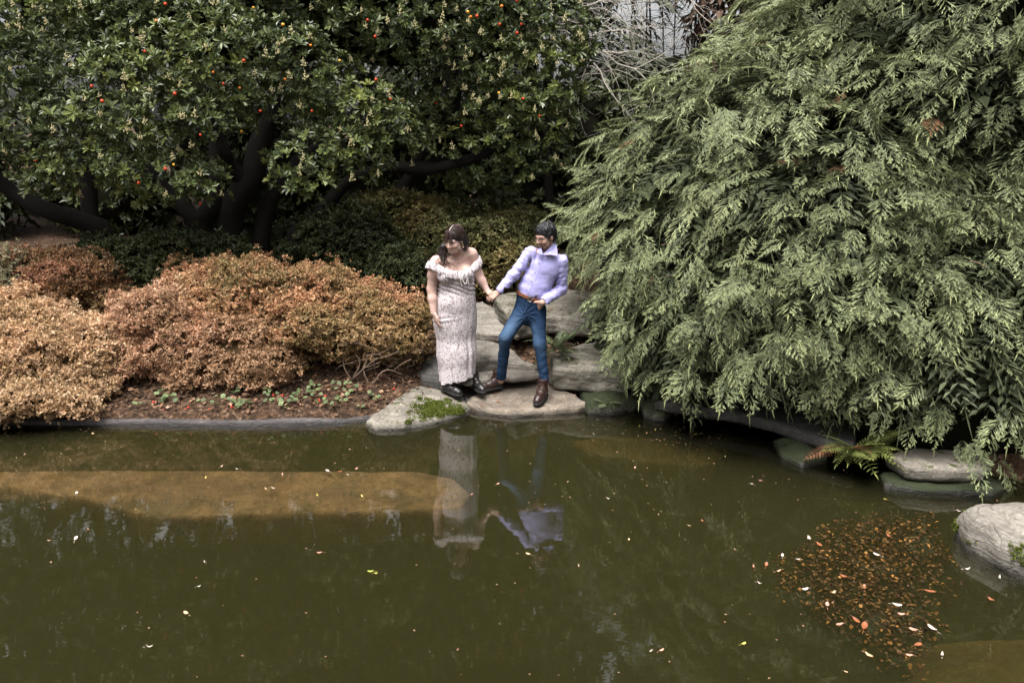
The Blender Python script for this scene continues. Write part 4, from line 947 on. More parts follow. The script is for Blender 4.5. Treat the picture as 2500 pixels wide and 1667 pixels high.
# ------------------------------------------------------------------ ferns
def frond(L=.3, npin=15, droop=.5, w=.28):
    p = Proto(); ax = lambda t: A(0, t * L, .35 * L * t - droop * L * t * t)
    for i in range(npin):
        t = (i + 1) / (npin + 1); pl = w * L * (math.sin(math.pi * (0.15 + .85 * t)) ** .7) + .006
        for sd in (-1, 1):
            b = ax(t); d = unit(A(sd, .35, -.22)); p.leaf(kite, b, b + d * pl, L / npin * .95, A(0, 0, 1), g=t, fold=.08, pos=.3)
    p.leaf(kite, ax(.92), ax(1.06), .012, A(0, 0, 1), g=1)
    for i in range(6): p.leaf(kite, ax(i / 6), ax((i + 1.3) / 6), .004, A(0, 0, 1), g=0)
    return p.arr()
FR = [frond(.3, 15, .55), frond(.3, 14, .9), frond(.3, 16, .3)]
def fern(base, n, L0, L1, mat, label, cone=(0, 6.28), rise=.3, dead=0):
    t = empty('fern', base); tag(t, label, 'fern')
    for i in range(n):
        a = rng.uniform(*cone); y = unit(A(math.cos(a), math.sin(a), rng.uniform(-.1, rise))); z = unit(A(0, 0, 1) + rng.normal(size=3) * .15); x = unit(np.cross(y, z)); z = np.cross(x, y)
        s = rng.uniform(L0, L1) / .3; me = tinted(FR[i % 3], 'frond', rng.random(), M['fern_dead'] if i < dead else M[mat])
        o = link('frond', me, None, t); o.matrix_local = Matrix(np.vstack([np.hstack([np.stack([x, y, z], 1) * s, (y * .015)[:, None]]), [0, 0, 0, 1]]).tolist())
    return t
fern(P(2085, 1095, 5.95), 26, .20, .38, 'fern', 'yellow green fern with dead brown fronds at the foot of the evergreen', (math.pi * .95, math.pi * 2.05), .55, 4)
fern(P(1357, 850, 8.0), 14, .18, .36, 'fern_grey', 'grey green fern growing between the boulders behind the man', (0, 6.28), 1.1)
for (px, py, Y, lab, n) in ((1935, 1085, 6.35, 'small shaded fern on the mossy rock by the ledge', 7), (1480, 985, 7.3, 'tiny dark fern tuft beside the flat stepping stone', 6)):
    fern(P(px, py, Y), n, .08, .16, 'fern_grey', lab, (math.pi, 2 * math.pi), .6)

# ------------------------------------------------------------------ moss on the front boulder and the shore boulder
def moss_on(stone_o, n, mask, size, parent):
    me = stone_o.data; nv = len(me.vertices); co = np.empty(nv * 3, np.float32); me.vertices.foreach_get('co', co); co = co.reshape(-1, 3) + np.array(stone_o.location)
    no = np.empty(nv * 3, np.float32); me.vertices.foreach_get('normal', no); no = no.reshape(-1, 3)
    m = mask(co, no); idx = np.where(m)[0]
    if len(idx) == 0: return
    w = np.clip(fbm(co[idx, 0] * 9, co[idx, 1] * 9, co[idx, 2] * 9, 3, 51) + .35, 0, 1) ** 2 + .01; pick = rng.choice(idx, n, p=w / w.sum()); pos = co[pick] + rng.normal(size=(n, 3)) * .006; nn = unit(no[pick] * .7 + A(0, 0, .2) + rng.normal(size=(n, 3)) * .5)
    V, F, T = bake(MS, pos, basis(nn, spin=rng.uniform(0, 6.28, n)), rng.uniform(.6, 1.3, n) * size, np.clip(rng.beta(2, 2, n) * .7 + .3 * (vnoise(pos[:, 0] * 14, pos[:, 1] * 14, pos[:, 2] * 14, 2) * .5 + .5), 0, 1))
    o = obj('moss', V, F, M['moss'], None, False, {'tint': T}); o.parent = stone_o; o.matrix_parent_inverse = Matrix.Translation(-Vector(stone_o.location)); o['kind'] = 'stuff'
MS = [az_sprig(6, .013) for _ in range(3)]
fm_ = lambda c, s: fbm(c[:, 0] * s, c[:, 1] * s, c[:, 2] * s, 3, 21)
moss_on(st_moss, 3600, lambda c, n: (c[:, 0] > -0.98) & (c[:, 1] < 7.36 + .12 * fm_(c, 6)) & (c[:, 2] > 0.035 + .03 * fm_(c, 9)) & (fm_(c, 8) + 0.5 * (c[:, 0] + .75) > -.2), 1.0, st_moss)
moss_on(st_right, 800, lambda c, n: (c[:, 2] > .05) & (c[:, 0] < 3.35) & (np.abs(c[:, 2] - .13 - .1 * fm_(c, 3)) < .06) & (fm_(c, 11) > .12), 1.1, st_right)

# ------------------------------------------------------------------ ground plants, litter, fallen fruit
def clover():
    p = Proto()
    for i in range(5):
        a = i * 1.256; d = A(math.cos(a), math.sin(a), .12); p.leaf(oval, A(0, 0, .0), d * .022, .024, A(0, 0, 1), g=.3, fold=.1)
    return p.arr()
CLV = [clover() for _ in range(2)]
LABS = 'small pale green lobed leaf plant in the bark litter along the pond rim'
def ground_pt(px, py):
    """where a line of sight meets the bank"""
    d = ray(px, py); d = d / d[1]; Y = np.arange(7.02, 11, .02); p = A(0, 0, CAM_H) + Y[:, None] * d; g = ground_z(p[:, 0], p[:, 1])
    i = int(np.argmax(p[:, 2] < g)) if (p[:, 2] < g).any() else 0
    return np.array([p[i, 0], p[i, 1], g[i]])
cnt = 0
for i in range(46):
    px = rng.choice([rng.uniform(300, 640), rng.uniform(640, 930), rng.uniform(560, 930)]); py = rng.uniform(950, 1018) if px < 880 else rng.uniform(945, 985)
    g = ground_pt(px, py)
    if g[1] < 7.08: g[1] = 7.1 + rng.uniform(0, .2)
    t = empty('ground_plant', g); tag(t, LABS, 'plant', 'lobed ground plants along the pond rim')
    n = rng.integers(2, 5); pos = g + np.stack([rng.normal(0, .035, n), rng.normal(0, .03, n), rng.uniform(.03, .09, n)], 1)
    mb = MB()
    for q in pos: mb.tube([g + A(0, 0, -.01), q], [.0018, .0012], 3, False)
    mb.build('stalks', M['stem_green'], t)
    V, F, T = bake(CLV, pos, basis(unit(rng.normal(size=(n, 3)) * .3 + A(0, -.4, 1)), spin=rng.uniform(0, 6, n)), rng.uniform(.7, 1.3, n), rng.random(n)); obj('leaves', V, F, M['clover'], t, False, {'tint': T})
LT = []
for k in range(4):
    p = Proto(); p.leaf(kite, A(0, 0, 0), A(0, .05, .006), .022 + .006 * k, A(0, 0, 1), fold=.25 - .1 * k); LT.append(p.arr())
n = 17000; xs = rng.uniform(-6, 3, n); ys = np.where(rng.random(n) < .75, rng.uniform(7.03, 9.8, n), rng.uniform(9.8, 14, n)); sdv = poly_sd(xs, ys, SHORE); ok = sdv > .06; xs, ys = xs[ok], ys[ok]
pos = np.stack([xs, ys, ground_z(xs, ys) + rng.uniform(.004, .02, len(xs))], 1)
V, F, T = bake(LT, pos, basis(unit(rng.normal(size=(len(xs), 3)) * .35 + A(0, 0, 1)), spin=rng.uniform(0, 6.28, len(xs))), rng.uniform(.5, 1.5, len(xs)), rng.random(len(xs)))
tag(obj('leaf_litter', V, F, M['litter'], None, False, {'tint': T}), 'brown fallen leaves covering the bank', 'leaf litter', kind='stuff')
bm_ = mesh_np('fallen_fruit', sv * .75, sf); bm_.materials.append(M['berry'])
for px, py in [(392, 1022), (455, 1010), (562, 1012), (445, 1022), (690, 975), (780, 985), (795, 975), (962, 958), (1042, 935), (1068, 920), (1258, 872), (1190, 738), (668, 972), (375, 990), (505, 1018)]:
    g = ground_pt(px, py); g[1] = max(g[1], 7.1)
    o = link('fallen_fruit', bm_); o.location = (g + A(0, 0, .03)).tolist(); tag(o, 'small fallen red fruit lying in the bark litter', 'fruit', 'fallen red fruit on the bank')

# ------------------------------------------------------------------ leaves on the water
def float_leaf(L, w, curl, lobes=0):
    u = np.linspace(0, 1, 9); wd = w * np.sin(np.pi * u ** .8) ** .8
    if lobes: wd = wd * (1 + .45 * np.sin(u * 20))
    V = []
    for a, b in zip(u, wd):
        for s in (-1, 0, 1): V.append((s * b / 2, (a - .5) * L, .004 + curl * (a - .5) ** 2 * L + abs(s) * b * .18))
    F = [(i * 3 + j, i * 3 + j + 1, i * 3 + j + 4, i * 3 + j + 3) for i in range(8) for j in range(2)]
    V += [(-.0012, .5 * L, .006), (.0012, .5 * L, .006), (.0012, .5 * L + .4 * L, .004), (-.0012, .5 * L + .4 * L, .004)]; n0 = 27; F.append((n0, n0 + 1, n0 + 2, n0 + 3))
    return np.array(V), np.array(F)
names = {'t': ('tan', 'tan'), 'p': ('pink', 'pinkish'), 'y': ('yellow', 'yellow'), 'g': ('green', 'green'), 'w': ('pale', 'pale'), 'r': ('rust', 'rusty red')}
flm = {}
for k, (mk, wd) in names.items():
    for v, args in enumerate([(.06, .026, .8), (.045, .014, 1.6), (.075, .03, .4)]):
        V, F = float_leaf(*args); me = mesh_np('floating_leaf', V, F); me.materials.append(M['fl_' + mk]); flm[k, v] = me
def fl(px, py, k, v=0, s=1.0):
    q = PZ(px, py, 0.003); o = link('floating_leaf', flm[k, v]); o.location = q.tolist(); o.rotation_euler = (rng.uniform(-.1, .1), rng.uniform(-.15, .15), rng.uniform(0, 6.28)); s *= .8; o.scale = (s, s, s)
    where = 'by the leaf raft' if px > 1850 and py > 1230 else 'over the long submerged slab' if py < 1290 and px < 1150 else 'by the ledge' if px > 1380 and py < 1190 else 'on open dark water'
    tag(o, 'single %s fallen leaf floating %s' % (names[k][1], where), 'leaf', '%s leaves floating %s' % (names[k][1], where))
for a in [(228, 1060, 't'), (258, 1078, 't', 1, .6), (60, 1110, 't', 1, .6), (150, 1108, 't', 1, .6), (40, 1118, 't', 1, .5), (187, 1205, 'w', 0, .9), (540, 1140, 't', 1), (580, 1146, 'w', 1, .9), (502, 1168, 'y', 1), (668, 1193, 'w', 1, 1.2), (690, 1160, 'p', 1), (650, 1195, 't', 1), (800, 1150, 'w', 2, .9), (850, 1160, 'w', 1, .8), (870, 1145, 'p', 2, .8), (830, 1152, 'r', 2, .7), (775, 1210, 'y', 1, .8), (885, 1213, 'y', 1), (185, 1315, 'w', 2, .9), (215, 1295, 'r', 1), (120, 1320, 't', 1, .7),
          (780, 1350, 'p', 0, .8), (500, 1372, 'w', 1, .6), (905, 1396, 'g', 0, .9), (918, 1400, 'y', 1, .8), (455, 1498, 't', 0, .95), (365, 1580, 'w', 1, 1.1), (485, 1432, 'w', 1, .7), (855, 1098, 't', 1, .8), (895, 1095, 't', 1, .6), (1120, 1100, 'y', 1, .7), (1215, 1182, 'p', 0, .7), (1150, 1208, 'p', 1, .8), (1290, 1353, 't', 0, .8), (1550, 1143, 'p', 0, .8), (1770, 1116, 'y', 1, .7), (1485, 1218, 'w', 1, .9), (1385, 1177, 't', 1, .6), (1535, 1318, 't', 0, .7), (1413, 1382, 't', 1, .6), (1715, 1272, 'r', 0, .7), (1683, 1284, 't', 1, .8), (1835, 1182, 'w', 1, .8), (1855, 1174, 'p', 1, .9), (1615, 1588, 'p', 0, .7), (1588, 1590, 'w', 1, .7), (1815, 1572, 'y', 0, .7), (1500, 1205, 't', 1, .5), (1700, 1060, 'y', 1, .6), (1600, 1050, 'y', 1, .6), (1560, 1040, 'y', 1, .5), (1650, 1055, 't', 1, .5), (2160, 1219, 'y', 1, .7), (2340, 1248, 'w', 1, .9), (1795, 1342, 't', 1, .6), (1770, 1500, 't', 1, .5), (1450, 1060, 'w', 1, .6), (2065, 1640, 't', 0, .5)]: fl(*a)
for a in [(1975, 1315, 'w', 0, 1.), (1910, 1357, 'w', 0, .8), (1948, 1366, 'w', 0, .7), (1855, 1425, 'w', 1), (1965, 1440, 'w', 0, 1.1), (2035, 1448, 't', 0), (2140, 1355, 'w', 0), (2020, 1478, 'p', 0), (2190, 1478, 'w', 0, 1.1), (2200, 1500, 'p', 0, .9), (2275, 1535, 'w', 0, 1.2), (2230, 1538, 'p', 0), (2050, 1525, 'p', 2, .9), (2110, 1530, 'r', 2, 1.3), (2090, 1515, 'r', 2), (2270, 1445, 'r', 2, 1.1), (2110, 1435, 'r', 0), (2060, 1408, 'r', 0), (1840, 1385, 'r', 1), (1870, 1380, 'r', 0), (1900, 1395, 't', 1), (2240, 1575, 'r', 2), (2120, 1600, 't', 0), (2220, 1600, 'p', 0, .8), (2300, 1600, 'w', 1), (2170, 1310, 'r', 0), (2360, 1390, 'w', 1, 1.1), (2440, 1412, 'w', 1, 1.1), (2420, 1465, 'r', 0), (2000, 1330, 'r', 2)]: fl(*a)
poly = np.array([PZ(x, y, 0)[:2] for x, y in [(1865, 1385), (1940, 1310), (2030, 1265), (2150, 1250), (2280, 1250), (2330, 1330), (2330, 1420), (2300, 1470), (2290, 1560), (2240, 1620), (2130, 1610), (2100, 1550), (2010, 1500), (1960, 1440), (1900, 1420)]])
n = 15000; q = np.stack([rng.uniform(poly[:, 0].min() - .1, poly[:, 0].max() + .1, n), rng.uniform(poly[:, 1].min() - .1, poly[:, 1].max() + .1, n)], 1)
sdp = poly_sd(q[:, 0], q[:, 1], poly) + .13 * fbm(q[:, 0] * 5, q[:, 1] * 5, 0 * q[:, 0], 3, 6)
q = q[(sdp < 0) & (rng.random(n) < np.clip(.35 - sdp * 2.2, .3, .95))]
n = len(q); pos = np.c_[q, .004 - .09 * rng.random(n) ** 1.5]
V, F, T = bake(LT, pos, basis(unit(rng.normal(size=(n, 3)) * .3 + A(0, 0, 1)), spin=rng.uniform(0, 6.28, n)), rng.uniform(.22, .72, n), rng.beta(1.1, 2.2, n))
tag(obj('leaf_raft', V, F, M['raft'], None, False, {'tint': T}), 'drift of sodden brown leaves floating beside the shore boulder', 'leaf litter', kind='stuff')

# fine floating debris
n = 420; px = np.where(rng.random(n) < .5, rng.uniform(0, 1150, n), rng.uniform(1100, 2450, n)); py = np.where(rng.random(n) < .6, rng.uniform(1030, 1260, n), rng.uniform(1060, 1660, n))
near_ = rng.random(n) < .3; px = np.where(near_, rng.uniform(1420, 1780, n), px); py = np.where(near_, rng.uniform(1020, 1085, n), py)
q = np.array([PZ(a, b, .003) for a, b in zip(px, py)]); q = q[poly_sd(q[:, 0], q[:, 1], SHORE) < -.05]; n = len(q)
V, F, T = bake(LT, q, basis(unit(rng.normal(size=(n, 3)) * .12 + A(0, 0, 1)), spin=rng.uniform(0, 6.28, n)), rng.uniform(.12, .38, n), rng.uniform(.6, 1, n))
tag(obj('floating_debris', V, F, M['litter'], None, False, {'tint': T}), 'tiny bits of leaf and needle drifting on the pond', 'debris', kind='stuff')
# dry leaves that have landed on the stones
bpy.context.view_layer.update(); dg = bpy.context.evaluated_depsgraph_get()
lm = []
for k_, v_ in (('t', 1), ('p', 1), ('r', 0), ('w', 1)): lm.append(flm[k_, v_])
cnt = 0
for _ in range(400):
    px, py = rng.uniform(915, 1460), rng.uniform(722, 1000)
    hit, loc, nor_, idx_, ob, _m = SC.ray_cast(dg, Vector((0, 0, CAM_H)), Vector(unit(ray(px, py)).tolist()))
    if hit and ob.name.split('.')[0] in ('flat_stone', 'step_stone', 'boulder', 'slab_stone', 'mossy_stone') and nor_[2] > .7:
        o = link('fallen_leaf', lm[cnt % 4]); o.location = loc + Vector((0, 0, .002)); o.rotation_euler = nor_.to_track_quat('Z', 'Y').to_euler(); o.rotation_euler.rotate_axis('Z', rng.uniform(0, 6.28)); s_ = rng.uniform(.4, .8); o.scale = (s_, s_, s_)
        kind_ = {'flat_stone': 'the flat tan stepping stone', 'step_stone': 'the thin step stone', 'boulder': 'a grey boulder of the steps', 'slab_stone': 'the upper slabs of the steps', 'mossy_stone': 'the moss patched boulder'}[ob.name.split('.')[0]]
        tag(o, 'small dry leaf lying on ' + kind_, 'leaf', 'dry leaves lying on ' + kind_); cnt += 1
        if cnt >= 34: break
# ------------------------------------------------------------------ the two people
def skin_mat(name):
    t = NT(name); a = t.attr('skin'); n = t.noise(t.coord('Object'), 60, 4)
    col = t.mix(0.25, a.outputs['Color'], t.mix(n, (0.9, 0.9, 0.9), (1.1, 1.05, 1.0)), 'MULTIPLY')
    return t.done(t.bsdf(col, 0.58, 0.22, t.bump(n, 0.12, 0.002), **{'Subsurface Weight': 0.12, 'Subsurface Radius': (0.01, 0.004, 0.002), 'Subsurface Scale': 0.6}))
M['skin'] = skin_mat('skin')
def hair_mat(name, c0, c1, sc=(90, 90, 8)):
    t = NT(name); n = t.noise(t.coord('Object', sc), 1.0, 4, 0.6)
    col = t.mix(t.ramp(n, [(0.35, 0), (0.65, 1)]), c0, c1)
    return t.done(t.bsdf(col, 0.48, 0.35, t.bump(n, 0.8, 0.005)))
M['hair_w'] = hair_mat('dark brown hair', (0.008, 0.005, 0.005), (0.022, 0.012, 0.010))
M['hair_m'] = hair_mat('black hair', (0.004, 0.004, 0.005), (0.014, 0.014, 0.017))
M['hair_w2'] = hair_mat('brown hair strands', (0.02, 0.011, 0.009), (0.06, 0.032, 0.025)); M['hair_m2'] = hair_mat('black hair strands', (0.008, 0.008, 0.009), (0.03, 0.03, 0.036))
def dress_mat():
    t = NT('floral dress fabric'); co = t.coord('Object')
    nz = t('TexNoise'); t.l.new(co, nz.inputs['Vector']); t.set(nz, Scale=55.0, Detail=2.0)
    dis = t('VectorMath'); dis.operation = 'MULTIPLY_ADD'; t.l.new(nz.outputs['Color'], dis.inputs[0]); dis.inputs[1].default_value = (.022, .022, .034); t.l.new(co, dis.inputs[2])
    v = t.voro(dis.outputs[0], 76); d = t.ramp(v.outputs['Distance'], [(0.32, 1), (0.48, 0)])
    pick = t.sep(v.outputs['Color'])
    mask = t.ramp(t.noise(co, 34, 2), [(0.36, 0.0), (0.48, 1.0)])
    m1 = t.math('MULTIPLY', t.math('MULTIPLY', d, t.ramp(pick[0], [(0.12, 0), (0.18, 1)])), mask)
    pc = t.ramp(pick[1], [(0, (0.035, 0.03, 0.035)), (0.5, (0.09, 0.07, 0.07)), (0.85, (0.20, 0.12, 0.09)), (1, (0.12, 0.13, 0.10))])
    col = t.mix(m1, (0.57, 0.515, 0.53), pc)
    n = t.noise(t.coord('Object', (1, 1, .3)), 24, 3, .6, .8)
    return t.done(t.bsdf(col, 0.75, 0.15, t.bump(n, 0.5, 0.012)))
M['dress'] = dress_mat()
M['ribbon'] = plain('white ribbon', (0.75, 0.71, 0.70), 0.6, 0.3)
def cloth_mat(name, c, c2, rough=0.75, weave=500):
    t = NT(name); co = t.coord('Object'); n = t.noise(co, weave, 2); n2 = t.noise(co, 7, 3)
    f1 = t.noise(t.coord('Object', (1, 1, 1), (.5, .3, .4)), 26, 3, .6, 1.2)
    return t.done(t.bsdf(t.mix(n2, c, c2), rough, 0.2, t.bump(t.math('ADD', f1, t.math('MULTIPLY', n, .05)), 0.3, 0.008)))
M['shirt'] = cloth_mat('lavender shirt cotton', (0.335, 0.32, 0.595), (0.38, 0.36, 0.635))
def jeans_mat():
    t = NT('blue denim'); co = t.coord('Object'); a = t.sep(t.attr('wear').outputs['Color'])
    n = t.noise(t.coord('Object', (160, 160, 60)), 1, 3); n2 = t.noise(co, 12, 4)
    col = t.mix(n2, (0.010, 0.025, 0.058), (0.016, 0.038, 0.082))
    col = t.mix(t.math('MULTIPLY', a[0], 0.8), col, (0.085, 0.145, 0.23))
    col = t.mix(t.math('MULTIPLY', n, 0.25), col, (0.012, 0.03, 0.07))
    f1 = t.noise(t.coord('Object', (1, 1, 1.6), (.3, .5, 0)), 24, 3, .6, 1.0)
    return t.done(t.bsdf(col, 0.85, 0.15, t.bump(t.math('ADD', f1, t.math('MULTIPLY', n, .06)), 0.6, 0.014)))
M['jeans'] = jeans_mat()
M['belt'] = plain('brown leather belt', (0.13, 0.045, 0.02), 0.45, 0.4, 60, 0.25)
M['buckle'] = plain('steel buckle', (0.55, 0.53, 0.5), 0.3, 0.5, metallic=1.0)
M['boot_black'] = plain('black leather', (0.016, 0.014, 0.014), 0.32, 0.5, 80, 0.3, 0.15)
M['boot_brown'] = plain('dark brown leather', (0.026, 0.012, 0.010), 0.38, 0.45, 50, 0.4, 0.2)
M['sole'] = plain('black rubber sole', (0.018, 0.017, 0.017), 0.7, 0.3)
M['lace'] = plain('boot lace', (0.07, 0.04, 0.03), 0.8, 0.2)
M['button'] = plain('shirt button', (0.10, 0.10, 0.12), 0.4, 0.5)
M['metal_thin'] = plain('thin dark metal frame', (0.10, 0.075, 0.065), 0.3, 0.5, metallic=0.7)
M['gold'] = plain('gold jewellery', (0.75, 0.55, 0.35), 0.3, 0.5, metallic=0.9)

class Frame:
    def __init__(s, C, yaw, down, roll=0.0, k=1.0):
        """yaw towards picture left, down = nod; roll tips the crown towards picture right"""
        f = A(-math.sin(yaw) * math.cos(down), -math.cos(yaw) * math.cos(down), -math.sin(down))
        u = unit(A(0, 0, 1) - f * f[2]); r = np.cross(f, u)
        u2 = u * math.cos(roll) - r * math.sin(roll); r = np.cross(f, u2)
        s.C = np.asarray(C, float); s.f, s.u, s.r, s.k = f, u2, r, k
        s.rot = np.stack([r, f, u2])
    def __call__(s, x, y, z): return s.C + s.k * (s.r * x + s.f * y + s.u * z)
    def local(s, V): return ((V - s.C) @ s.rot.T) / s.k
def head(s, H, female):
    k = H.k
    s.ell(H(0, -.012, .032), A(.074, .094, .082) * k, .02, H.rot)
    s.ell(H(0, .030, -.035), A(.061, .062, .084) * k, .03, H.rot)
    s.ell(H(0, .048, -.088), A(.036, .034, .026) * k, .03, H.rot)
    s.ell(H(0, .068, -.100), A(.016, .016, .015) * k, .02, H.rot)
    for q in (-1, 1):
        s.ell(H(q * .036, .062, -.036), A(.024, .022, .022) * k, .025, H.rot)
        s.cone(H(q * .012, .086, .018), H(q * .044, .070, .014), .010 * k, .009 * k, .015)
        s.ell(H(q * .031, .088, -.002), A(.017, .013, .010) * k, .010, H.rot, sub=True)
        s.ell(H(q * .031, .075, -.003), A(.014, .012, .011) * k, .006, H.rot)
        s.ell(H(q * .075, -.008, -.012), A(.009, .019, .030) * k, .008, H.rot)
        s.ell(H(q * .011, .100, -.038), A(.008, .009, .007) * k, .006, H.rot)
        s.cone(H(q * .045, .03, -.075), H(q * .025, .055, -.095), .02 * k, .018 * k, .03)
    s.cone(H(0, .090, .006), H(0, .110, -.032), .0075 * k, .0115 * k, .010)
    s.ell(H(0, .084, -.072), A(.023, .012, .007) * k, .008, H.rot)
    s.ell(H(0, .084, -.058), A(.022, .012, .005) * k, .008, H.rot)
    s.cone(H(-.022, .094, -.0635), H(.022, .094, -.0635), .0035 * k, .0035 * k, .004, sub=True)
def face_cols(V, H, base, female):
    L = H.local(V); x, y, z = L.T; n = len(V); col = np.tile(np.asarray(base, float), (n, 1))
    def paint(m, c, a=1.0):
        w = np.clip(np.asarray(m, float), 0, 1)[:, None] * a; col[:] = col * (1 - w) + np.asarray(c) * w
    g = lambda cx, cz, rx, rz, soft=.5: np.clip((1 - np.sqrt(((np.abs(x) - cx) / rx) ** 2 + ((z - cz) / rz) ** 2)) / soft, 0, 1) * (y > .04)
    hd = (np.abs(x) < .1) & (y > -.12) & (np.abs(z) < .14)
    paint(g(.038, -.038, .03, .026, 1.0) * hd, np.asarray(base) * A(1.1, .78, .74), .6)
    paint(g(0, -.033, .014, .012, 1.0) * hd, np.asarray(base) * A(1.08, .82, .78), .6)
    smile = 9.0 * x ** 2
    lip = np.clip(1 - np.abs(z + .066 - smile) / .0105, 0, 1) * (np.abs(x) < .030) * (y > .06)
    paint(np.clip(lip * 2, 0, 1) * hd, A(.36, .12, .10) if female else A(.36, .16, .13), .9)
    teeth = (np.abs(z + .0625 - smile) < .0042) * (np.abs(x) < .021) * (y > .06)
    paint(teeth * hd, (.72, .66, .60), .95)
    paint(g(.031, -.004, .017, .010, .8) * hd, np.asarray(base) * A(.55, .45, .42), .6)
    paint(g(.031, -.003, .0135, .0052, .5) * hd, (.035, .02, .016), .95)
    paint(g(.032, .018 - 0, .021, .0055, .6) * hd, (.02, .014, .012), .9 if not female else .7)
    paint(np.clip(1 - np.abs(np.abs(x) - .006) / .004, 0, 1) * (np.abs(z + .043) < .004) * (y > .08) * hd, np.asarray(base) * .35, .8)
    if not female:
        must = np.clip(1 - np.abs(z + .0515 - 6 * x ** 2) / .0062, 0, 1) * (np.abs(x) < .034) * (y > .055)
        chin = np.clip((-.0795 - z) / .006, 0, 1) * (np.abs(x) < .036) * (y > .035) * (z > -.135)
        conn = np.clip(1 - np.abs(np.abs(x) - .033) / .008, 0, 1) * (z < -.05) * (z > -.1) * (y > .045)
        jaw = np.clip((-.035 - z) / .03, 0, 1) * (y > -.005) * (z > -.125)
        paint(jaw * hd, np.asarray(base) * A(.38, .33, .31), .55)
        for m in (must * 2, chin, conn): paint(np.clip(m, 0, 1) * hd, (.020, .014, .012), .9)
    return col
def hand(s, w, d, n, side=1, curl=(.25, .4), thumb=(.65, .55, .2), sc=1.0, fing=(1, 1, 1, 1)):
    """w wrist, d along the palm, n the back of the hand; side = +-1 picks which edge carries the thumb"""
    w = np.asarray(w, float); d = unit(d); n = np.asarray(n, float); n = unit(n - d * np.dot(n, d)); t = np.cross(d, n) * side
    for i, (off, dist, ln) in enumerate(zip((.029, .010, -.009, -.027), (.086, .090, .085, .076), (.072, .080, .073, .058))):
        if not fing[i]: continue
        K = w + (d * dist + t * off) * sc
        s.cone(w + (t * off * .55 + d * .008) * sc, K, .0145 * sc, .0115 * sc, .014)
        a = curl[0] * (1 + .12 * i); e1 = d * math.cos(a) - n * math.sin(a) + t * off * .9; b = a + curl[1]; e2 = d * math.cos(b) - n * math.sin(b); c = b + curl[1] * .7; e3 = d * math.cos(c) - n * math.sin(c)
        p1 = K + unit(e1) * ln * .45 * sc; p2 = p1 + unit(e2) * ln * .33 * sc; p3 = p2 + unit(e3) * ln * .24 * sc
        s.chain([K, p1, p2, p3], [.0095 * sc, .0088 * sc, .008 * sc, .0068 * sc], .003)
    b = w + (d * .022 + t * .020) * sc; m = b + unit(d * thumb[0] + t * thumb[1] - n * thumb[2]) * .042 * sc; e = m + unit(d * (thumb[0] + .3) + t * thumb[1] * .5 - n * thumb[2]) * .034 * sc
    s.chain([w + d * .012 * sc, b, m, e], [.014 * sc, .0145 * sc, .0108 * sc, .008 * sc], .010)
def bounds(pts, m): 
    p = np.array(pts); return p.min(0) - m, p.max(0) + m

def boot_meshes(brown):
    s = SDF((-.08, -.07, -.01), (.08, .30, .23), .0065)
    s.cone((0, .012, .06), (0, .10, .062), .040, .043, .02); s.cone((0, .10, .062), (0, .185, .046), .043, .044, .02); s.cone((0, .185, .046), (0, .222, .040), .044, .036, .02)
    s.cone((0, .03, .08), (0, .02, .20), .048, .052, .03); s.cone((0, .06, .09), (0, .10, .07), .04, .04, .03)
    s.cut((0, 0, .022), (0, 0, -1)); s.cut((0, 0, .205), (0, 0, 1))
    s.disp(lambda X, Y, Z: .0022 * np.sin((Y * 1.0 - Z * .8) * 150) * np.exp(-((Y - .12) / .035) ** 2) + .0016 * fbm(X * 40, Y * 40, Z * 40, 3, 5))
    up = s.mesh()
    s = SDF((-.09, -.08, -.01), (.09, .31, .06), .0062)
    s.cone((0, .01, .014), (0, .09, .014), .046, .044, .01); s.cone((0, .09, .014), (0, .185, .014), .044, .052, .01); s.cone((0, .185, .014), (0, .225, .014), .052, .043, .01)
    s.cut((0, 0, 0), (0, 0, -1)); s.cut((0, 0, .030), (0, 0, 1))
    s.ell((0, .075, 0), (.1, .022, .008), .004, sub=True)
    return up, s.mesh()
def put_boots(person, spots, matu, laces):
    up, so = boot_meshes(False); L = np.array(person.location)
    for heel, toe, z, k, mir in spots:
        heel, toe = np.asarray(heel, float), np.asarray(toe, float); d = unit(toe - heel); x = unit(np.cross(d, A(0, 0, 1))); zz = np.cross(x, d)
        B = np.stack([x, d, zz], 1) * k; o0 = heel + d * .035 * k
        b = obj('boot', up[0] @ B.T + o0, up[1], matu, person)
        sv_ = so[0] @ B.T + o0 - L; me = mesh_np('sole', sv_, so[1]); sl = link('sole', me, M['sole'], b)
        if laces:
            mb = MB()
            for i in range(5):
                yy = .145 - i * .020; zt = .090 + i * .0165
                for q in (-1, 1): mb.tube(np.array([(-.026 * q, yy, zt), (0, yy - .006, zt + .014), (.026 * q, yy - .012, zt + .010)]) @ B.T + o0, .0028, 4)
            for q in (-1, 1): mb.tube(spline(np.array([(0, .075, .168), (.03 * q, .10, .165), (.045 * q, .115, .12), (.045 * q, .12, .085)]) @ B.T + o0, 8), .0026, 4)
            V = np.concatenate(mb.v) - L
            link('laces', mesh_np('laces', V, [np.concatenate([f for f in mb.f if f.shape[1] == 4])]), M['lace'], b)

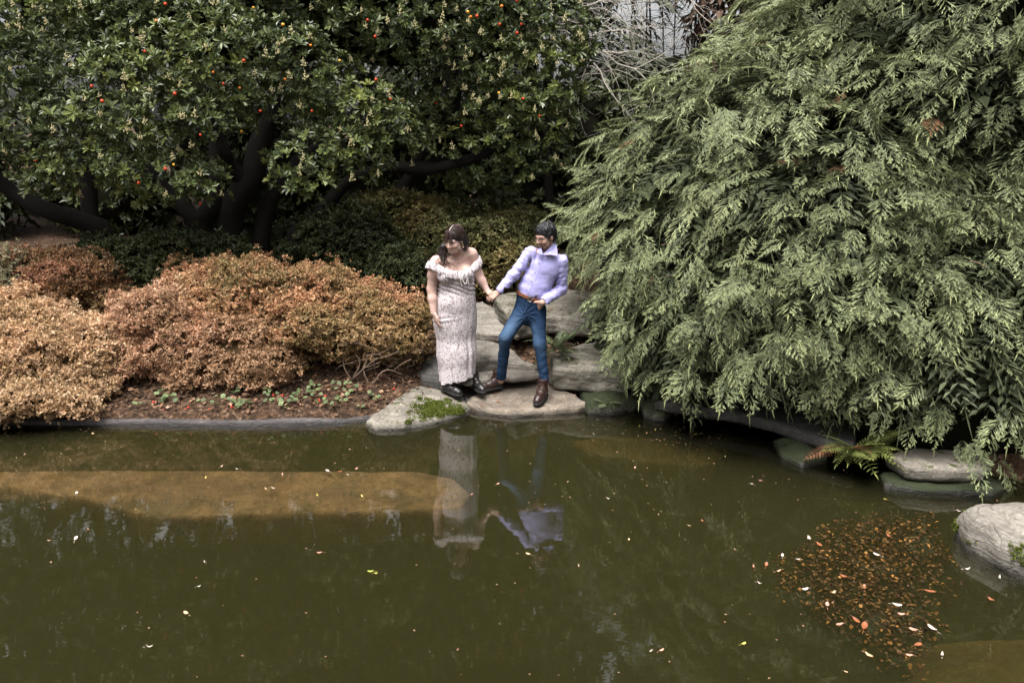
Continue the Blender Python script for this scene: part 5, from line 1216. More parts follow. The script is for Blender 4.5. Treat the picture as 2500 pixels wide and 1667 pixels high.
# ================================================================== woman
YW = 7.52
woman = empty('person', P(1125, 958, 7.55)); tag(woman, 'woman in an off-shoulder floral dress leaning over to look at the water', 'person')
Hw = Frame(P(1109.5, 584, 7.40), R(33), R(20), R(2), 1.0)
w_sL, w_sR = P(1066, 640, 7.47), P(1150, 621, 7.56)          # picture-left and picture-right shoulder
w_eL, w_wL = P(1054, 706, 7.50), P(1059, 764, 7.44)
w_eR, w_wR = P(1168, 672, 7.60), P(1189, 709, 7.55)
w_nb, w_ch, w_wa, w_hp = P(1118, 628, 7.52), P(1112, 662, 7.52), P(1115, 702, 7.55), P(1112, 760, 7.57)
SKW = (.50, .335, .285)
def build_woman():
    lo, hi = bounds([Hw.C + A(0, 0, .16), w_eL, w_eR, P(1216, 735, 7.5), P(1090, 962, 7.45), P(1175, 950, 7.75), P(1040, 700, 7.4)], .10)
    s = SDF(lo, hi, .0060)
    head(s, Hw, True)
    s.cone(Hw(0, -.025, -.07), w_nb + A(0, .01, -.02), .050, .058, .03)
    s.cone(w_nb + A(0, .02, -.015), w_sL + A(.03, .01, .005), .05, .052, .06); s.cone(w_nb + A(0, .02, -.015), w_sR + A(-.03, .01, .005), .05, .052, .06)
    s.ell(w_ch + A(0, .02, .02), (.155, .095, .125), .06); s.cone(w_ch, w_wa, .11, .10, .05, (A(0, 1, 0), .75)); s.cone(w_wa, w_hp, .10, .12, .05, (A(0, 1, 0), .75))
    for px in (1089, 1137): s.ell(P(px, 672 if px < 1100 else 667, 7.435), (.078, .070, .078), .035)
    # collarbones
    s.cone(w_nb + A(-.02, -.065, -.035), w_sL + A(.02, -.035, .0), .010, .010, .03); s.cone(w_nb + A(.02, -.065, -.035), w_sR + A(-.02, -.04, .0), .010, .010, .03)
    s.chain([w_sL, w_sL * .55 + w_eL * .45 + A(-.006, 0, 0), w_eL, w_eL * .6 + w_wL * .4, w_wL], [.064, .056, .044, .043, .029], .025)
    s.chain([w_sR, w_sR * .55 + w_eR * .45, w_eR, w_eR * .6 + w_wR * .4, w_wR], [.064, .054, .044, .041, .028], .025)
    hand(s, w_wL, P(1069, 797, 7.42) - w_wL, A(-.8, -.55, 0), side=-1, curl=(.12, .22), thumb=(.8, .45, .15), sc=.93)
    hand(s, w_wR, P(1203, 722, 7.50) - w_wR, A(.35, -.6, .75), side=-1, curl=(.75, .75), thumb=(.9, .35, .1), sc=.93)
    for hx, kx, ax_ in ((-.07, P(1097, 860, 7.57), P(1086, 945, 7.58)), (.07, P(1134, 855, 7.60), P(1148, 935, 7.66))):
        s.chain([w_hp + A(hx, 0, -.03), kx, ax_], [.075, .050, .038], .03)
    V, F = s.mesh()
    col = face_cols(V, Hw, SKW, True)
    obj('body', V, F, M['skin'], woman, attrs={'skin': col})
    # dress
    lo, hi = bounds([P(1045, 660, 7.3), P(1180, 660, 7.8), P(1050, 955, 7.35), P(1180, 955, 7.85)], .06)
    s = SDF(lo, hi, .0078)
    s.ell(w_ch + A(0, .025, -.03), (.168, .118, .12), .04)
    for px in (1089, 1137): s.ell(P(px, 673 if px < 1100 else 668, 7.432), (.087, .080, .080), .03)
    fl_ = (A(0, 1, 0), .80)
    s.cone(w_ch + A(0, .02, -.05), w_wa, .158, .158, .04, fl_); s.cone(w_wa, P(1112, 745, 7.56), .162, .186, .05, fl_); s.cone(P(1112, 745, 7.56), P(1111, 782, 7.58), .190, .196, .05, fl_)
    s.ell(P(1110, 735, 7.47), (.13, .075, .10), .05)
    s.cone(P(1111, 782, 7.58), P(1115, 860, 7.58), .194, .178, .06, fl_); s.cone(P(1115, 860, 7.58), P(1116, 962, 7.58), .178, .184, .05, fl_)
    zt = P(1112, 664, 7.40)[2]
    s.cut((0, 0, zt), (0, 0, 1), k=.02)
    # hem: higher on the picture-right side; hollow underneath
    a, b = P(1068, 943, 7.45), P(1163, 919, 7.5)
    hn = unit(np.cross(b - a, A(0, 1, .02))); hn = hn * (1 if hn[2] < 0 else -1); s.cut(a, hn)
    s.cone(P(1115, 890, 7.58), P(1116, 975, 7.58), .12, .17, .01, fl_, sub=True)
    c0 = P(1113, 800, 7.57)
    def folds(X, Y, Z):
        th = np.arctan2(X - c0[0], -(Y - c0[1])); low = np.clip((zt - .22 - Z) / 1.0, 0, 1)
        d = .017 * low * np.sin(th * 9 + 2.6 * vnoise(th * 1.5, Z * 1.6, 0, 3) + 1.5) * (0.5 + 0.5 * vnoise(th * 2, Z * 2.0, 0, 9))
        d = d + .018 * low * fbm((X - .25 * Z) * 7, Y * 7, Z * 2.2, 3, 14)
        up = np.exp(-((Z - (w_wa[2] + .01)) / .055) ** 2)          # gathers under the bust
        d = d + .008 * up * np.sin((Z * 1.0 + .35 * (X - c0[0])) * 150 + 3 * vnoise(X * 12, Y * 12, Z * 5, 4))
        hipw = np.exp(-((Z - P(1100, 775, 7.5)[2] - .12 * (X - c0[0])) / .035) ** 2) * np.clip((c0[0] + .05 - X) / .15, 0, 1)
        d = d + .004 * hipw * np.sin((Z + .2 * (c0[0] - X)) * 130)
        return d + .003 * fbm(X * 22, Y * 22, Z * 14, 3, 6)
    s.disp(folds)
    V, F = s.mesh(); dr = obj('dress', V, F, M['dress'], woman)
    # ruffle round chest and upper arms
    ring = [P(1112, 661, 7.352), P(1092, 657, 7.355), P(1074, 648, 7.375), P(1056, 638, 7.385), P(1047, 637, 7.45), P(1050, 632, 7.55), P(1066, 632, 7.63), P(1115, 634, 7.665), P(1155, 622, 7.66), P(1168, 620, 7.60), P(1168, 631, 7.52), P(1158, 640, 7.44), P(1146, 653, 7.375), P(1130, 661, 7.352)]
    q = np.array(ring + ring[:3]); n = 420; c = spline(np.array(ring[-2:] + ring + ring[:3]), 4000)
    seg = np.linalg.norm(np.diff(c, axis=0), axis=1); L = np.r_[0, np.cumsum(seg)]
    st = 4000 * 2 // (len(ring) + 4); i0 = int(round(3999 * 2 / (len(ring) + 4))); i1 = int(round(3999 * (len(ring) + 2) / (len(ring) + 4)))
    c = c[i0:i1 + 1]; L = np.r_[0, np.cumsum(np.linalg.norm(np.diff(c, axis=0), axis=1))]
    tt = np.linspace(0, L[-1], n, endpoint=False); c = np.stack([np.interp(tt, L, c[:, k]) for k in range(3)], 1)
    tan = unit(np.roll(c, -1, 0) - np.roll(c, 1, 0)); cen = A(w_ch[0], w_ch[1] + .02, 0)
    outw = unit((c - cen) * A(1, 1, 0)); rows = 9; Vr = []
    ph = tt / L[-1] * 2 * math.pi
    for r_ in range(rows):
        u = r_ / (rows - 1); lat = np.clip(np.abs(c[:, 0] - cen[0]) / .2, 0, 1) ** 2
        drop = (.082 - .012 * lat) * u; fl2 = (.008 + .016 * lat) * u
        wv = (.001 + .010 * u * (0.5 + .6 * lat)) * np.sin(ph * 23 + 2.6 * np.sin(ph * 4 + 1) + 1.4 * np.sin(ph * 9))
        Vr.append(c + outw * (fl2 + wv + .008 * math.sin(u * 3.1))[:, None] + A(0, 0, -1) * (drop + .004 * np.sin(ph * 17 + 1) * u)[:, None])
    Vr = np.stack(Vr, 1); i = np.arange(n)[:, None]; j = np.arange(rows - 1)[None]; i2 = (i + 1) % n
    F = np.stack([i * rows + j, i2 * rows + j, i2 * rows + j + 1, i * rows + j + 1], -1).reshape(-1, 4)
    V1 = Vr.reshape(-1, 3); V2 = V1 - np.repeat(outw, rows, 0) * .003
    rim0 = np.stack([np.arange(n) * rows + rows - 1, ((np.arange(n) + 1) % n) * rows + rows - 1], 1); rim = np.concatenate([rim0, rim0[:, ::-1] + len(V1)], 1)
    Vd = np.concatenate([V1, V2]); Fd = np.concatenate([F, F[:, ::-1] + len(V1), rim])
    link('ruffle', mesh_np('ruffle', Vd - np.array(woman.location), Fd), M['dress'], dr)
    # tie at the neckline
    mb = MB(); t0 = P(1134, 667, 7.325)
    for pts in ([t0, P(1139, 674, 7.33), P(1140, 686, 7.335), P(1136, 694, 7.335), P(1131, 686, 7.33), P(1128, 675, 7.325), t0], [t0, P(1129, 676, 7.325), P(1125, 684, 7.33), P(1127, 698, 7.345)], [t0, P(1141, 680, 7.335), P(1145, 696, 7.35)]):
        mb.tube(spline(pts, 16), .0042, 5)
    V = np.concatenate(mb.v) - np.array(woman.location); link('tie', mesh_np('tie', V, [np.concatenate([f for f in mb.f if f.shape[1] == 4])]), M['ribbon'], dr)
    # hair
    H = Hw; lo, hi = bounds([H.C + A(-.2, -.17, .17), H.C + A(.2, .35, -.45), w_sL + A(-.08, 0, 0)], .02)
    s = SDF(lo, hi, .0058)
    s.ell(H(0, -.020, .034), A(.086, .104, .094), .02, H.rot)
    s.ell(H(0, -.065, -.03), A(.080, .07, .11), .03, H.rot)
    s.cone(H(.070, -.005, .0), H(.074, -.02, -.075), .026, .028, .03); s.cone(H(-.070, -.025, .01), H(-.066, -.055, -.06), .026, .030, .03)
    s.ell(H(-.004, .105, -.062), A(.063, .072, .080), .008, H.rot, sub=True)
    s.ell(H(-.055, .06, -.05), A(.030, .062, .052), .010, H.rot, sub=True)          # picture-right cheek and ear are free
    s.ell(H(0, .12, .012), A(.05, .04, .012), .006, H.rot, sub=True)
    # long hair: behind the back and over the picture-left shoulder
    s.cone(H(0, -.08, -.05), P(1118, 640, 7.70), .075, .085, .04, (A(0, 1, 0), .6)); s.cone(P(1118, 640, 7.70), P(1112, 720, 7.71), .085, .06, .04, (A(0, 1, 0), .5))
    s.chain([H(.070, -.025, -.02), P(1083, 603, 7.45), P(1081, 620, 7.45), P(1082, 636, 7.41)], [.032, .029, .024, .012], .03)
    s.chain([H(.072, -.02, -.06), P(1080, 618, 7.47), P(1066, 628, 7.52), P(1056, 640, 7.56)], [.034, .034, .024, .012], .03)
    s.chain([H(.07, -.05, -.05), P(1078, 622, 7.52), P(1064, 640, 7.60), P(1060, 665, 7.66)], [.034, .034, .026, .012], .02)
    s.chain([P(1084, 630, 7.41), P(1083, 645, 7.385), P(1086, 656, 7.37)], [.008, .0055, .004], .006)
    s.chain([P(1090, 620, 7.40), P(1090, 634, 7.39), P(1091, 648, 7.375)], [.007, .005, .004], .006)
    def strands(X, Y, Z):
        x = (X - H.C[0]) * H.r[0] + (Y - H.C[1]) * H.r[1] + (Z - H.C[2]) * H.r[2]; y = (X - H.C[0]) * H.f[0] + (Y - H.C[1]) * H.f[1] + (Z - H.C[2]) * H.f[2]; z = (X - H.C[0]) * H.u[0] + (Y - H.C[1]) * H.u[1] + (Z - H.C[2]) * H.u[2]
        th = np.arctan2(x, y + .03)
        part = .007 * np.exp(-(x / .005) ** 2) * (z > .07) * (y < .075)
        near = np.clip((.16 - np.sqrt(x * x + y * y + z * z)) / .04, 0, 1)
        return near * (.0020 * np.sin(th * 44 + 2 * vnoise(th * 4, z * 6, 0, 2)) + .0015 * vnoise(th * 30, z * 10, 0, 5) + part) + (1 - near) * .003 * vnoise(X * 110, Y * 60, Z * 9, 5)
    s.disp(strands)
    V, F = s.mesh(); ho = obj('hair', V, F, M['hair_w'], woman)
    mb = MB(); rs = np.random.default_rng(5)
    for i in range(90):                                  # loose strands combed from the parting
        sd = 1 if i % 2 else -1; y0 = rs.uniform(-.09, .06); lift = rs.uniform(1.0, 1.04); pts = []
        for u in np.linspace(.08, rs.uniform(1.2, 1.75), 9):
            x = .088 * math.sin(u) * sd; yy = y0 - .02 * u * (1 if sd < 0 else .3); r_ = math.sqrt(max(.05, 1 - ((yy + .02) / .108) ** 2)); pts.append(H(x * r_ * lift, yy, .034 + .097 * math.cos(u) * r_ * lift))
        mb.tube(np.array(pts), .0019, 3, False)
    for i in range(34):                                  # fringe
        x0 = rs.uniform(-.055, .06); pts = [H(x0 * (.55 + .45 * u), .055 + .045 * math.sin(u * 1.5), .112 - .088 * u ** 1.3 + rs.uniform(-.001, .001)) for u in np.linspace(0, rs.uniform(.92, 1.1), 7)]; mb.tube(np.array(pts), .0022, 3, False)
    for i in range(26):                                  # long ends over the shoulder
        a, b = H(.078 + rs.uniform(-.01, .01), rs.uniform(-.06, -.005), -.02), P(1081 + rs.normal() * 3, 622, 7.44 + rs.normal() * .02); e = P(1078 + rs.normal() * 11, rs.uniform(634, 656), 7.40 + rs.uniform(-.02, .1)); mb.tube(spline([a, b, e], 9), .0022, 3, False)
    Vs = np.concatenate(mb.v) - np.array(woman.location); so_ = link('hair_strands', mesh_np('hair_strands', Vs, [np.concatenate(mb.f)]), M['hair_w2'], ho); so_['kind'] = 'stuff'
    # parting: a strip of scalp
    mb = MB(); pp = np.array([H(.0, y, .034 + .0945 * math.sqrt(max(0, 1 - ((y + .02) / .105) ** 2))) for y in np.linspace(-.035, .05, 8)]); mb.tube(pp, .0032, 5)
    o = mb.build('parting', plain('scalp', (.62, .50, .46), .6), woman)
    # jewellery
    v, f = uv_sphere(.006, 8, 6)
    er = obj('earring', np.concatenate([v + H(-.080, -.006, -.050), v * 1.3 + H(-.080, -.004, -.075)]), np.concatenate([f, f + len(v)]), M['gold'], woman)
    mb = MB(); mb.tube(spline([P(1093, 622, 7.44), P(1104, 629, 7.425), P(1113, 631, 7.42), P(1122, 628, 7.43), P(1131, 619, 7.46)], 18), .0016, 4); mb.build('necklace', M['gold'], woman)
    put_boots(woman, [(P(1078, 951, 7.58), P(1113, 964, 7.46), 0, .89, 1), (P(1152, 944, 7.68), P(1176, 958, 7.50), 0, .89, 1)], M['boot_black'], False)
build_woman()

# ================================================================== man
man = empty('person', P(1275, 965, 7.5)); tag(man, 'man in a lavender shirt and blue jeans holding the woman\'s hand', 'person')
Hm = Frame(P(1331, 576, 7.54), R(47), R(14), R(4), 1.0)
m_nb = P(1336, 622, 7.60); m_belt = P(1294, 724, 7.60); m_ch = P(1327, 655, 7.60)
m_sR, m_eR, m_wR = P(1294, 616, 7.58), P(1254, 672, 7.54), P(1217, 714, 7.50)
m_sL, m_eL, m_wL = P(1372, 637, 7.60), P(1371, 706, 7.66), P(1324, 739, 7.47)
TA = unit(m_nb - m_belt); SIDE = unit(np.cross(TA, A(0, 1, 0)))      # torso axis, across the chest
hipR, knR, anR = P(1277, 758, 7.60), P(1234, 824, 7.42), P(1223, 928, 7.62)
hipL, knL, anL = P(1311, 762, 7.60), P(1318, 840, 7.50), P(1331, 945, 7.47)
SKM = (.40, .255, .20)
def build_man():
    lo, hi = bounds([Hm.C + A(0, 0, .16), m_eR, m_eL, m_wR, P(1190, 730, 7.4), P(1310, 985, 7.35), P(1220, 950, 7.75)], .10)
    s = SDF(lo, hi, .0060)
    head(s, Hm, False)
    s.cone(Hm(0, -.03, -.07), m_nb + A(0, .01, -.03), .054, .060, .03)
    rot = np.stack([SIDE, unit(np.cross(SIDE, TA)), TA])
    s.ell(m_ch, (.14, .08, .15), .05, rot); s.cone(m_ch, m_belt, .10, .09, .04, (A(0, 1, 0), .75)); s.cone(m_belt, (hipR + hipL) / 2 + A(0, .02, 0), .09, .085, .03, (A(0, 1, 0), .8))
    s.cone(m_nb, m_sR, .045, .045, .05); s.cone(m_nb, m_sL, .045, .045, .05)
    s.chain([m_sR, m_eR, m_wR], [.05, .04, .027], .02); s.chain([m_sL, m_eL, m_wL], [.05, .04, .027], .02)
    hand(s, m_wR, P(1197, 727, 7.475) - m_wR, A(.25, -.35, .9) * -1 + A(0, -.9, 1.2), side=1, curl=(.55, .7), thumb=(1.0, .30, -.25), sc=1.0)
    hand(s, m_wL, P(1303, 758, 7.56) - m_wL, A(-.1, -1, .25), side=1, curl=(.15, .2), thumb=(.75, .75, -.55), sc=1.0)
    s.chain([hipR + A(0, .03, 0), knR, anR], [.06, .045, .035], .02); s.chain([hipL + A(0, .03, 0), knL, anL], [.06, .045, .035], .02)
    V, F = s.mesh(); obj('body', V, F, M['skin'], man, attrs={'skin': face_cols(V, Hm, SKM, False)})
    # shirt
    lo, hi = bounds([m_sR, m_sL, m_eR, m_eL, m_wR, m_wL, m_belt, m_nb + A(0, 0, .05)], .15)
    s = SDF(lo, hi, .0068)
    s.ell(m_ch + TA * .005, (.158, .108, .172), .035, rot)
    mid = m_belt * .55 + m_ch * .45
    s.ell(mid, (.156, .112, .17), .04, rot); s.ell(m_belt + TA * .05, (.143, .106, .09), .04, rot)
    s.cone(m_nb + A(-.01, .012, -.012), m_sR + A(.015, .0, -.004), .058, .053, .035); s.cone(m_nb + A(0.01, .012, -.018), m_sL + A(-.015, 0, -.004), .058, .053, .035)
    def ridge(X, Y, Z, ax, fa, fc, seed):
        """sharp valleys running round a limb whose axis is ax"""
        q = X * ax[0] + Y * ax[1] + Z * ax[2]
        x, y, z = X * fc + q * ax[0] * (fa - fc), Y * fc + q * ax[1] * (fa - fc), Z * fc + q * ax[2] * (fa - fc)
        n = vnoise(x + 1.1 * vnoise(X * 8, Y * 8, Z * 8, seed + 9), y, z, seed)
        return (1 - np.abs(n)) ** 3 - .35
    def creases(a, b, amp, fr, seed):
        ax = unit(unit(b - a) + A(.35, .1, .25) * (1 if seed % 4 else -1))
        return lambda X, Y, Z, t: amp * (ridge(X, Y, Z, ax, fr, 6, seed) + .5 * ridge(X, Y, Z, unit(b - a), fr * 1.7, 9, seed + 2))
    mR = m_sR * .5 + m_eR * .5; mL = m_sL * .5 + m_eL * .5
    s.cone(m_sR, m_eR, .057, .052, .02, wave=creases(m_sR, m_eR, .008, 26, 3)); s.cone(m_eR, m_wR + (m_eR - m_wR) * .12, .055, .043, .02, wave=creases(m_eR, m_wR, .008, 28, 5))
    s.cone(m_sL, m_eL, .059, .055, .02, wave=creases(m_sL, m_eL, .009, 24, 7)); s.cone(m_eL, m_wL + (m_eL - m_wL) * .12, .059, .045, .02, wave=creases(m_eL, m_wL, .008, 28, 9))
    for w_, e_ in ((m_wR, m_eR), (m_wL, m_eL)):
        d = unit(e_ - w_); s.cone(w_ + d * .012, w_ + d * .065, .0415, .0425, .006); s.cut(w_ + d * .008, -d, w_ - .06, w_ + .06); s.cone(w_ - d * .03, w_ + d * .03, .032, .032, .004, sub=True)
    s.cone(m_nb + A(-.005, -.012, .008), Hm(0, -.02, -.05), .054, .056, .01, sub=True)      # neck opening
    s.ell(P(1333, 607, 7.51), (.026, .05, .030), .008, sub=True)
    s.cut(m_belt + TA * .012, -TA, m_belt - .25, m_belt + .25)
    c0 = m_ch
    def wr(X, Y, Z):
        a = (X - c0[0]) * SIDE[0] + (Z - c0[2]) * SIDE[2]; b = (X - c0[0]) * TA[0] + (Z - c0[2]) * TA[2]
        low = np.clip((-b - .02) / .2, 0, 1)
        d = .007 * low * np.sin((b + .45 * a) * 70 + 3 * vnoise(X * 7, Y * 7, Z * 7, 2)) * (.4 + .6 * vnoise(X * 5, Y * 5, Z * 5, 8))
        pull = np.exp(-((a - .13 + .25 * (b - .05)) / .035) ** 2) * np.exp(-((b - .0) / .12) ** 2)
        d = d + .012 * pull * np.sin((a * .8 - b * .25) * 120)
        d = d + .006 * fbm(X * 8, Y * 8, Z * 8, 3, 4) + .0022 * fbm(X * 26, Y * 26, Z * 26, 2, 6)
        return d
    s.disp(wr)
    V, F = s.mesh(); sh = obj('shirt', V, F, M['shirt'], man)
    L0 = np.array(man.location)
    def plate(name, pts, th, mat, parent, bend=None):
        """thin cloth plate from a polygon of points"""
        pts = np.array(pts); n_ = unit(np.cross(pts[1] - pts[0], pts[2] - pts[0])); k = len(pts); V = np.concatenate([pts + n_ * th, pts - n_ * th]) - L0
        c = np.concatenate([[pts.mean(0) + n_ * (th + .003), pts.mean(0) - n_ * th]]) - L0; V = np.concatenate([V, c]); F = []
        for i in range(k):
            j = (i + 1) % k; F += [(i, j, 2 * k), (j + k, i + k, 2 * k + 1)]
        Q = [(i + k, (i + 1) % k + k, (i + 1) % k, i) for i in range(k)]
        return link(name, mesh_np(name, V, [np.array(F), np.array(Q)], False), mat, parent)
    plate('collar', [P(1326, 621.5, 7.475), P(1342, 621, 7.475), P(1360, 624, 7.50), P(1361, 612, 7.53), P(1358, 597, 7.57), P(1351, 596, 7.55), P(1340, 608, 7.50)], .004, M['shirt'], sh)
    plate('collar', [P(1313, 608, 7.50), P(1311, 617, 7.48), P(1321, 623, 7.47), P(1326.5, 621.5, 7.473), P(1323, 612, 7.48), P(1320, 604, 7.50)], .004, M['shirt'], sh)
    plate('collar', [P(1358, 597, 7.57), P(1352, 592, 7.64), P(1338, 590, 7.67), P(1336, 604, 7.68), P(1356, 608, 7.66)], .004, M['shirt'], sh)
    # placket edge and buttons
    from mathutils.bvhtree import BVHTree
    bvh = BVHTree.FromPolygons((V).tolist(), F.tolist())
    def on(px, py, off=.002):
        d = unit(ray(px, py)); hit = bvh.ray_cast(Vector((0, 0, CAM_H)), Vector(d.tolist()))
        return (np.array(hit[0]) - d * off) if hit[0] is not None else P(px, py, 7.46)
    bv, bf = uv_sphere(.0062, 8, 6)
    for px, py in ((1316, 644), (1307, 666), (1298, 687), (1286, 707)):
        c = on(px, py, .001); V2 = bv * A(1, .5, 1) + c - L0; link('button', mesh_np('button', V2, bf), M['button'], sh)
    mb = MB(); pl = np.array([on(x, y, .001) for x, y in zip(np.interp(np.linspace(0, 1, 24), [0, .3, .6, 1], [1327, 1319, 1309, 1288]), np.linspace(624, 716, 24))]); mb.tube(pl, .0022, 4)
    V2 = np.concatenate(mb.v) - L0; link('placket', mesh_np('placket', V2, [np.concatenate([f for f in mb.f if f.shape[1] == 4])]), M['shirt'], sh)
    # jeans
    lo, hi = bounds([m_belt + TA * .05, hipR, hipL, knR, knL, anR, anL], .15)
    s = SDF(lo, hi, .0068)
    pel = (hipR + hipL) / 2
    s.cone(m_belt + TA * .03, pel + A(0, .01, .0), .142, .150, .03, (A(0, 1, 0), .78))
    s.ell(pel + A(.0, .03, .02), (.142, .108, .10), .03)
    def cr(amp, fr, seed):
        ax = unit(A(.25, .1, 1)) if seed < 4 else unit(A(-.3, .1, 1))
        return lambda X, Y, Z, t: amp * (ridge(X, Y, Z, ax, fr, 7, seed) + .5 * ridge(X, Y, Z, A(0, 0, 1), fr * 1.6, 10, seed + 2)) * (.45 + .55 * t)
    s.cone(hipR, knR, .087, .063, .03, wave=cr(.006, 14, 1)); s.cone(knR, anR, .058, .047, .03, wave=cr(.0085, 20, 3))
    s.cone(hipL, knL, .087, .062, .03, wave=cr(.006, 14, 5)); s.cone(knL, anL, .058, .046, .03, wave=cr(.0085, 20, 7))
    s.cut(m_belt + TA * .010, TA, m_belt - .25, m_belt + .25)
    for an, kn, py in ((anR, knR, 919), (anL, knL, 937)):
        pass
    cR = P(1223, 921, 7.62); cL = P(1331, 938, 7.47)
    s.cut(cR, cR - knR, cR - .12, cR + .12); s.cut(cL, cL - knL, cL - .12, cL + .12)
    for c_, k_ in ((cR, knR), (cL, knL)): s.cone(c_ + unit(c_ - k_) * .03, c_ - unit(c_ - k_) * .02, .046, .046, .003, sub=True)
    cro = P(1283, 770, 7.48)
    def jw(X, Y, Z):
        r_ = np.sqrt((X - cro[0]) ** 2 + (Z - cro[2]) ** 2); th = np.arctan2(Z - cro[2], X - cro[0])
        d = .006 * np.exp(-(r_ / .10) ** 2) * np.sin(th * 11 + 4 * r_ * 8)          # whiskers radiating from the crotch
        return d + .0035 * fbm(X * 10, Y * 10, Z * 8, 3, 3)
    s.disp(jw)
    V, F = s.mesh()
    px, py = px_of(V); t = lambda cx, cy, rx, ry, a: np.exp(-((((px - cx) * math.cos(a) + (py - cy) * math.sin(a)) / rx) ** 2 + ((-(px - cx) * math.sin(a) + (py - cy) * math.cos(a)) / ry) ** 2))
    front = np.clip((7.66 - V[:, 1]) / .1, 0, 1)
    wear = np.clip(.8 * t(1245, 800, 30, 14, R(-55)) + .55 * t(1228, 835, 12, 16, 0) + .45 * t(1306, 820, 34, 10, R(75)) + .3 * t(1322, 850, 14, 14, 0) + .15 * t(1225, 880, 30, 8, R(85)), 0, 1) * front
    je = obj('jeans', V, F, M['jeans'], man, attrs={'wear': np.stack([wear, wear, wear], 1)})
    # pocket opening and fly seams
    bvj = BVHTree.FromPolygons(V.tolist(), F.tolist())
    def onj(px, py, off=.002):
        d = unit(ray(px, py)); hit = bvj.ray_cast(Vector((0, 0, CAM_H)), Vector(d.tolist())); return (np.array(hit[0]) - d * off) if hit[0] is not None else P(px, py, 7.49)
    mb = MB()
    for line_ in ([(1291, 735), (1288, 750), (1284, 765), (1282, 776)], [(1297, 738), (1294, 752), (1289, 764), (1283, 770)], [(1303, 747), (1310, 753), (1322, 751)], [(1266, 722), (1268, 732), (1262, 740)]):
        q = np.array(line_, float); u = np.linspace(0, 1, 14); xx = np.interp(u, np.linspace(0, 1, len(q)), q[:, 0]); yy = np.interp(u, np.linspace(0, 1, len(q)), q[:, 1]); mb.tube([onj(a, b, .0005) for a, b in zip(xx, yy)], .0022, 4)
    V2 = np.concatenate(mb.v) - L0; link('seam', mesh_np('seam', V2, [np.concatenate([f for f in mb.f if f.shape[1] == 4])]), M['jeans'], je)
    # belt
    s = SDF(m_belt - .22, m_belt + .22, .005)
    s.cone(m_belt - TA * .12, m_belt + TA * .12, .149, .147, .01, (A(0, 1, 0), .775)); s.cut(m_belt + TA * .017, TA); s.cut(m_belt - TA * .017, -TA)
    V, F = s.mesh(); be = obj('belt', V, F, M['belt'], man)
    bvb = BVHTree.FromPolygons(V.tolist(), F.tolist())
    d = unit(ray(1294, 731)); hit = bvb.ray_cast(Vector((0, 0, CAM_H)), Vector(d.tolist())); c = np.array(hit[0]) if hit[0] is not None else P(1294, 731, 7.48)
    mb = MB(); a, b = SIDE * .018, TA * .021
    mb.tube([c + a + b, c + a - b, c - a - b, c - a + b, c + a + b], .0045, 5); V2 = np.concatenate(mb.v) - L0
    link('buckle', mesh_np('buckle', V2 - d * .004, [np.concatenate([f for f in mb.f if f.shape[1] == 4])]), M['buckle'], be)
    # hair
    H = Hm; s = SDF(H.C - .2, H.C + .2, .0045)
    s.ell(H(0, -.018, .040), A(.088, .105, .088), .02, H.rot); s.ell(H(0, -.06, -.01), A(.079, .062, .085), .03, H.rot)
    for q in (-1, 1): s.cone(H(q * .074, .02, .03), H(q * .075, .025, -.012), .014, .009, .015)
    s.ell(H(0, .11, -.045), A(.070, .075, .085), .008, H.rot, sub=True)
    for q in (-1, 1): s.ell(H(q * .085, .0, -.028), A(.03, .03, .034), .006, H.rot, sub=True)
    rs = np.random.default_rng(3)
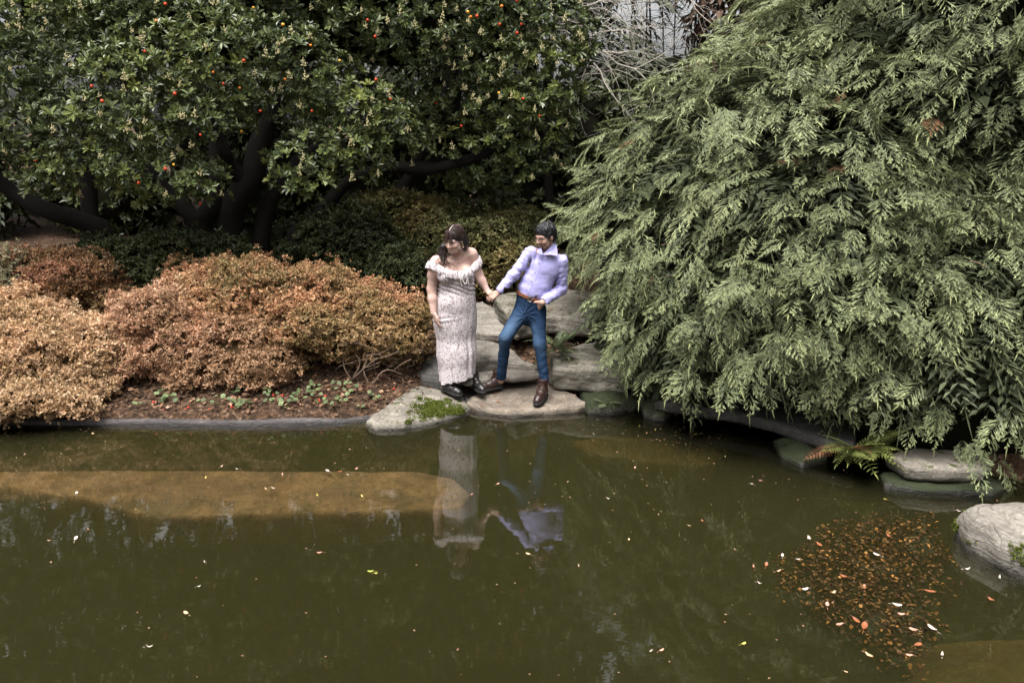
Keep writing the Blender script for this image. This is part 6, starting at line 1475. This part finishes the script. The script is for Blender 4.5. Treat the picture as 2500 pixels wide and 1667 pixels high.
    for i in range(26):
        a = R(-75 + 150 * i / 25); x = .080 * math.sin(a); y = .092 * math.cos(a) - .02
        b = H(x * .8, y * .85, .095 - .02 * abs(math.sin(a))); e = H(x * 1.04 + rs.uniform(-.012, .012), y * 1.06 + rs.uniform(0, .012), rs.uniform(.026, .052) - .01 * abs(math.sin(a)))
        s.cone(b, e, .011, .004, .008)
    for i in range(40):
        a = rs.uniform(0, 6.28); th = rs.uniform(.2, 1.2); d = A(math.sin(th) * math.cos(a) * .088, math.sin(th) * math.sin(a) * .105 - .018, math.cos(th) * .088 + .04)
        s.cone(H(*d), H(*(d + A(rs.uniform(-.03, .03), .02, -.01))), .010, .004, .010)
    s.disp(lambda X, Y, Z: .0022 * vnoise(X * 90, Y * 90, Z * 30, 4))
    V, F = s.mesh(); ho = obj('hair', V, F, M['hair_m'], man)
    mb = MB()
    for i in range(110):
        a = rs.uniform(-2.6, 2.6); r0 = rs.uniform(.15, .5); pts = []
        ln = rs.uniform(.5, 1.0)
        for u in np.linspace(r0, r0 + ln, 7):
            lift = 1.01 + .05 * rs.random() * (u - r0); pts.append(H(.090 * math.sin(u) * math.sin(a) * lift, .107 * math.sin(u) * math.cos(a) * lift - .018, .040 + .090 * math.cos(u) * lift))
        mb.tube(np.array(pts), .0024, 3, False)
    Vs = np.concatenate(mb.v) - L0; so_ = link('hair_strands', mesh_np('hair_strands', Vs, [np.concatenate(mb.f)]), M['hair_m2'], ho); so_['kind'] = 'stuff'
    # glasses
    mb = MB()
    for q in (-1, 1):
        cxx = q * .034; ang = np.linspace(0, 2 * math.pi, 20); pts = [H(cxx + .0235 * np.sign(math.cos(a)) * abs(math.cos(a)) ** .7, .103 - .25 * abs(cxx + .0235 * math.cos(a)) * .5, -.002 + .017 * np.sign(math.sin(a)) * abs(math.sin(a)) ** .7) for a in ang]; mb.tube(pts, .0020, 4)
        mb.tube([H(q * .058, .094, .006), H(q * .074, .05, .008), H(q * .078, .0, .006)], .0020, 4)
    mb.tube([H(-.011, .104, .002), H(0, .108, .005), H(.011, .104, .002)], .0020, 4)
    mb.build('glasses', M['metal_thin'], man)
    put_boots(man, [(P(1228, 946, 7.70), P(1180, 955, 7.60), 0, .95, 1), (P(1332, 962, 7.53), P(1313, 986, 7.32), 0, .95, 1)], M['boot_brown'], True)
build_man()
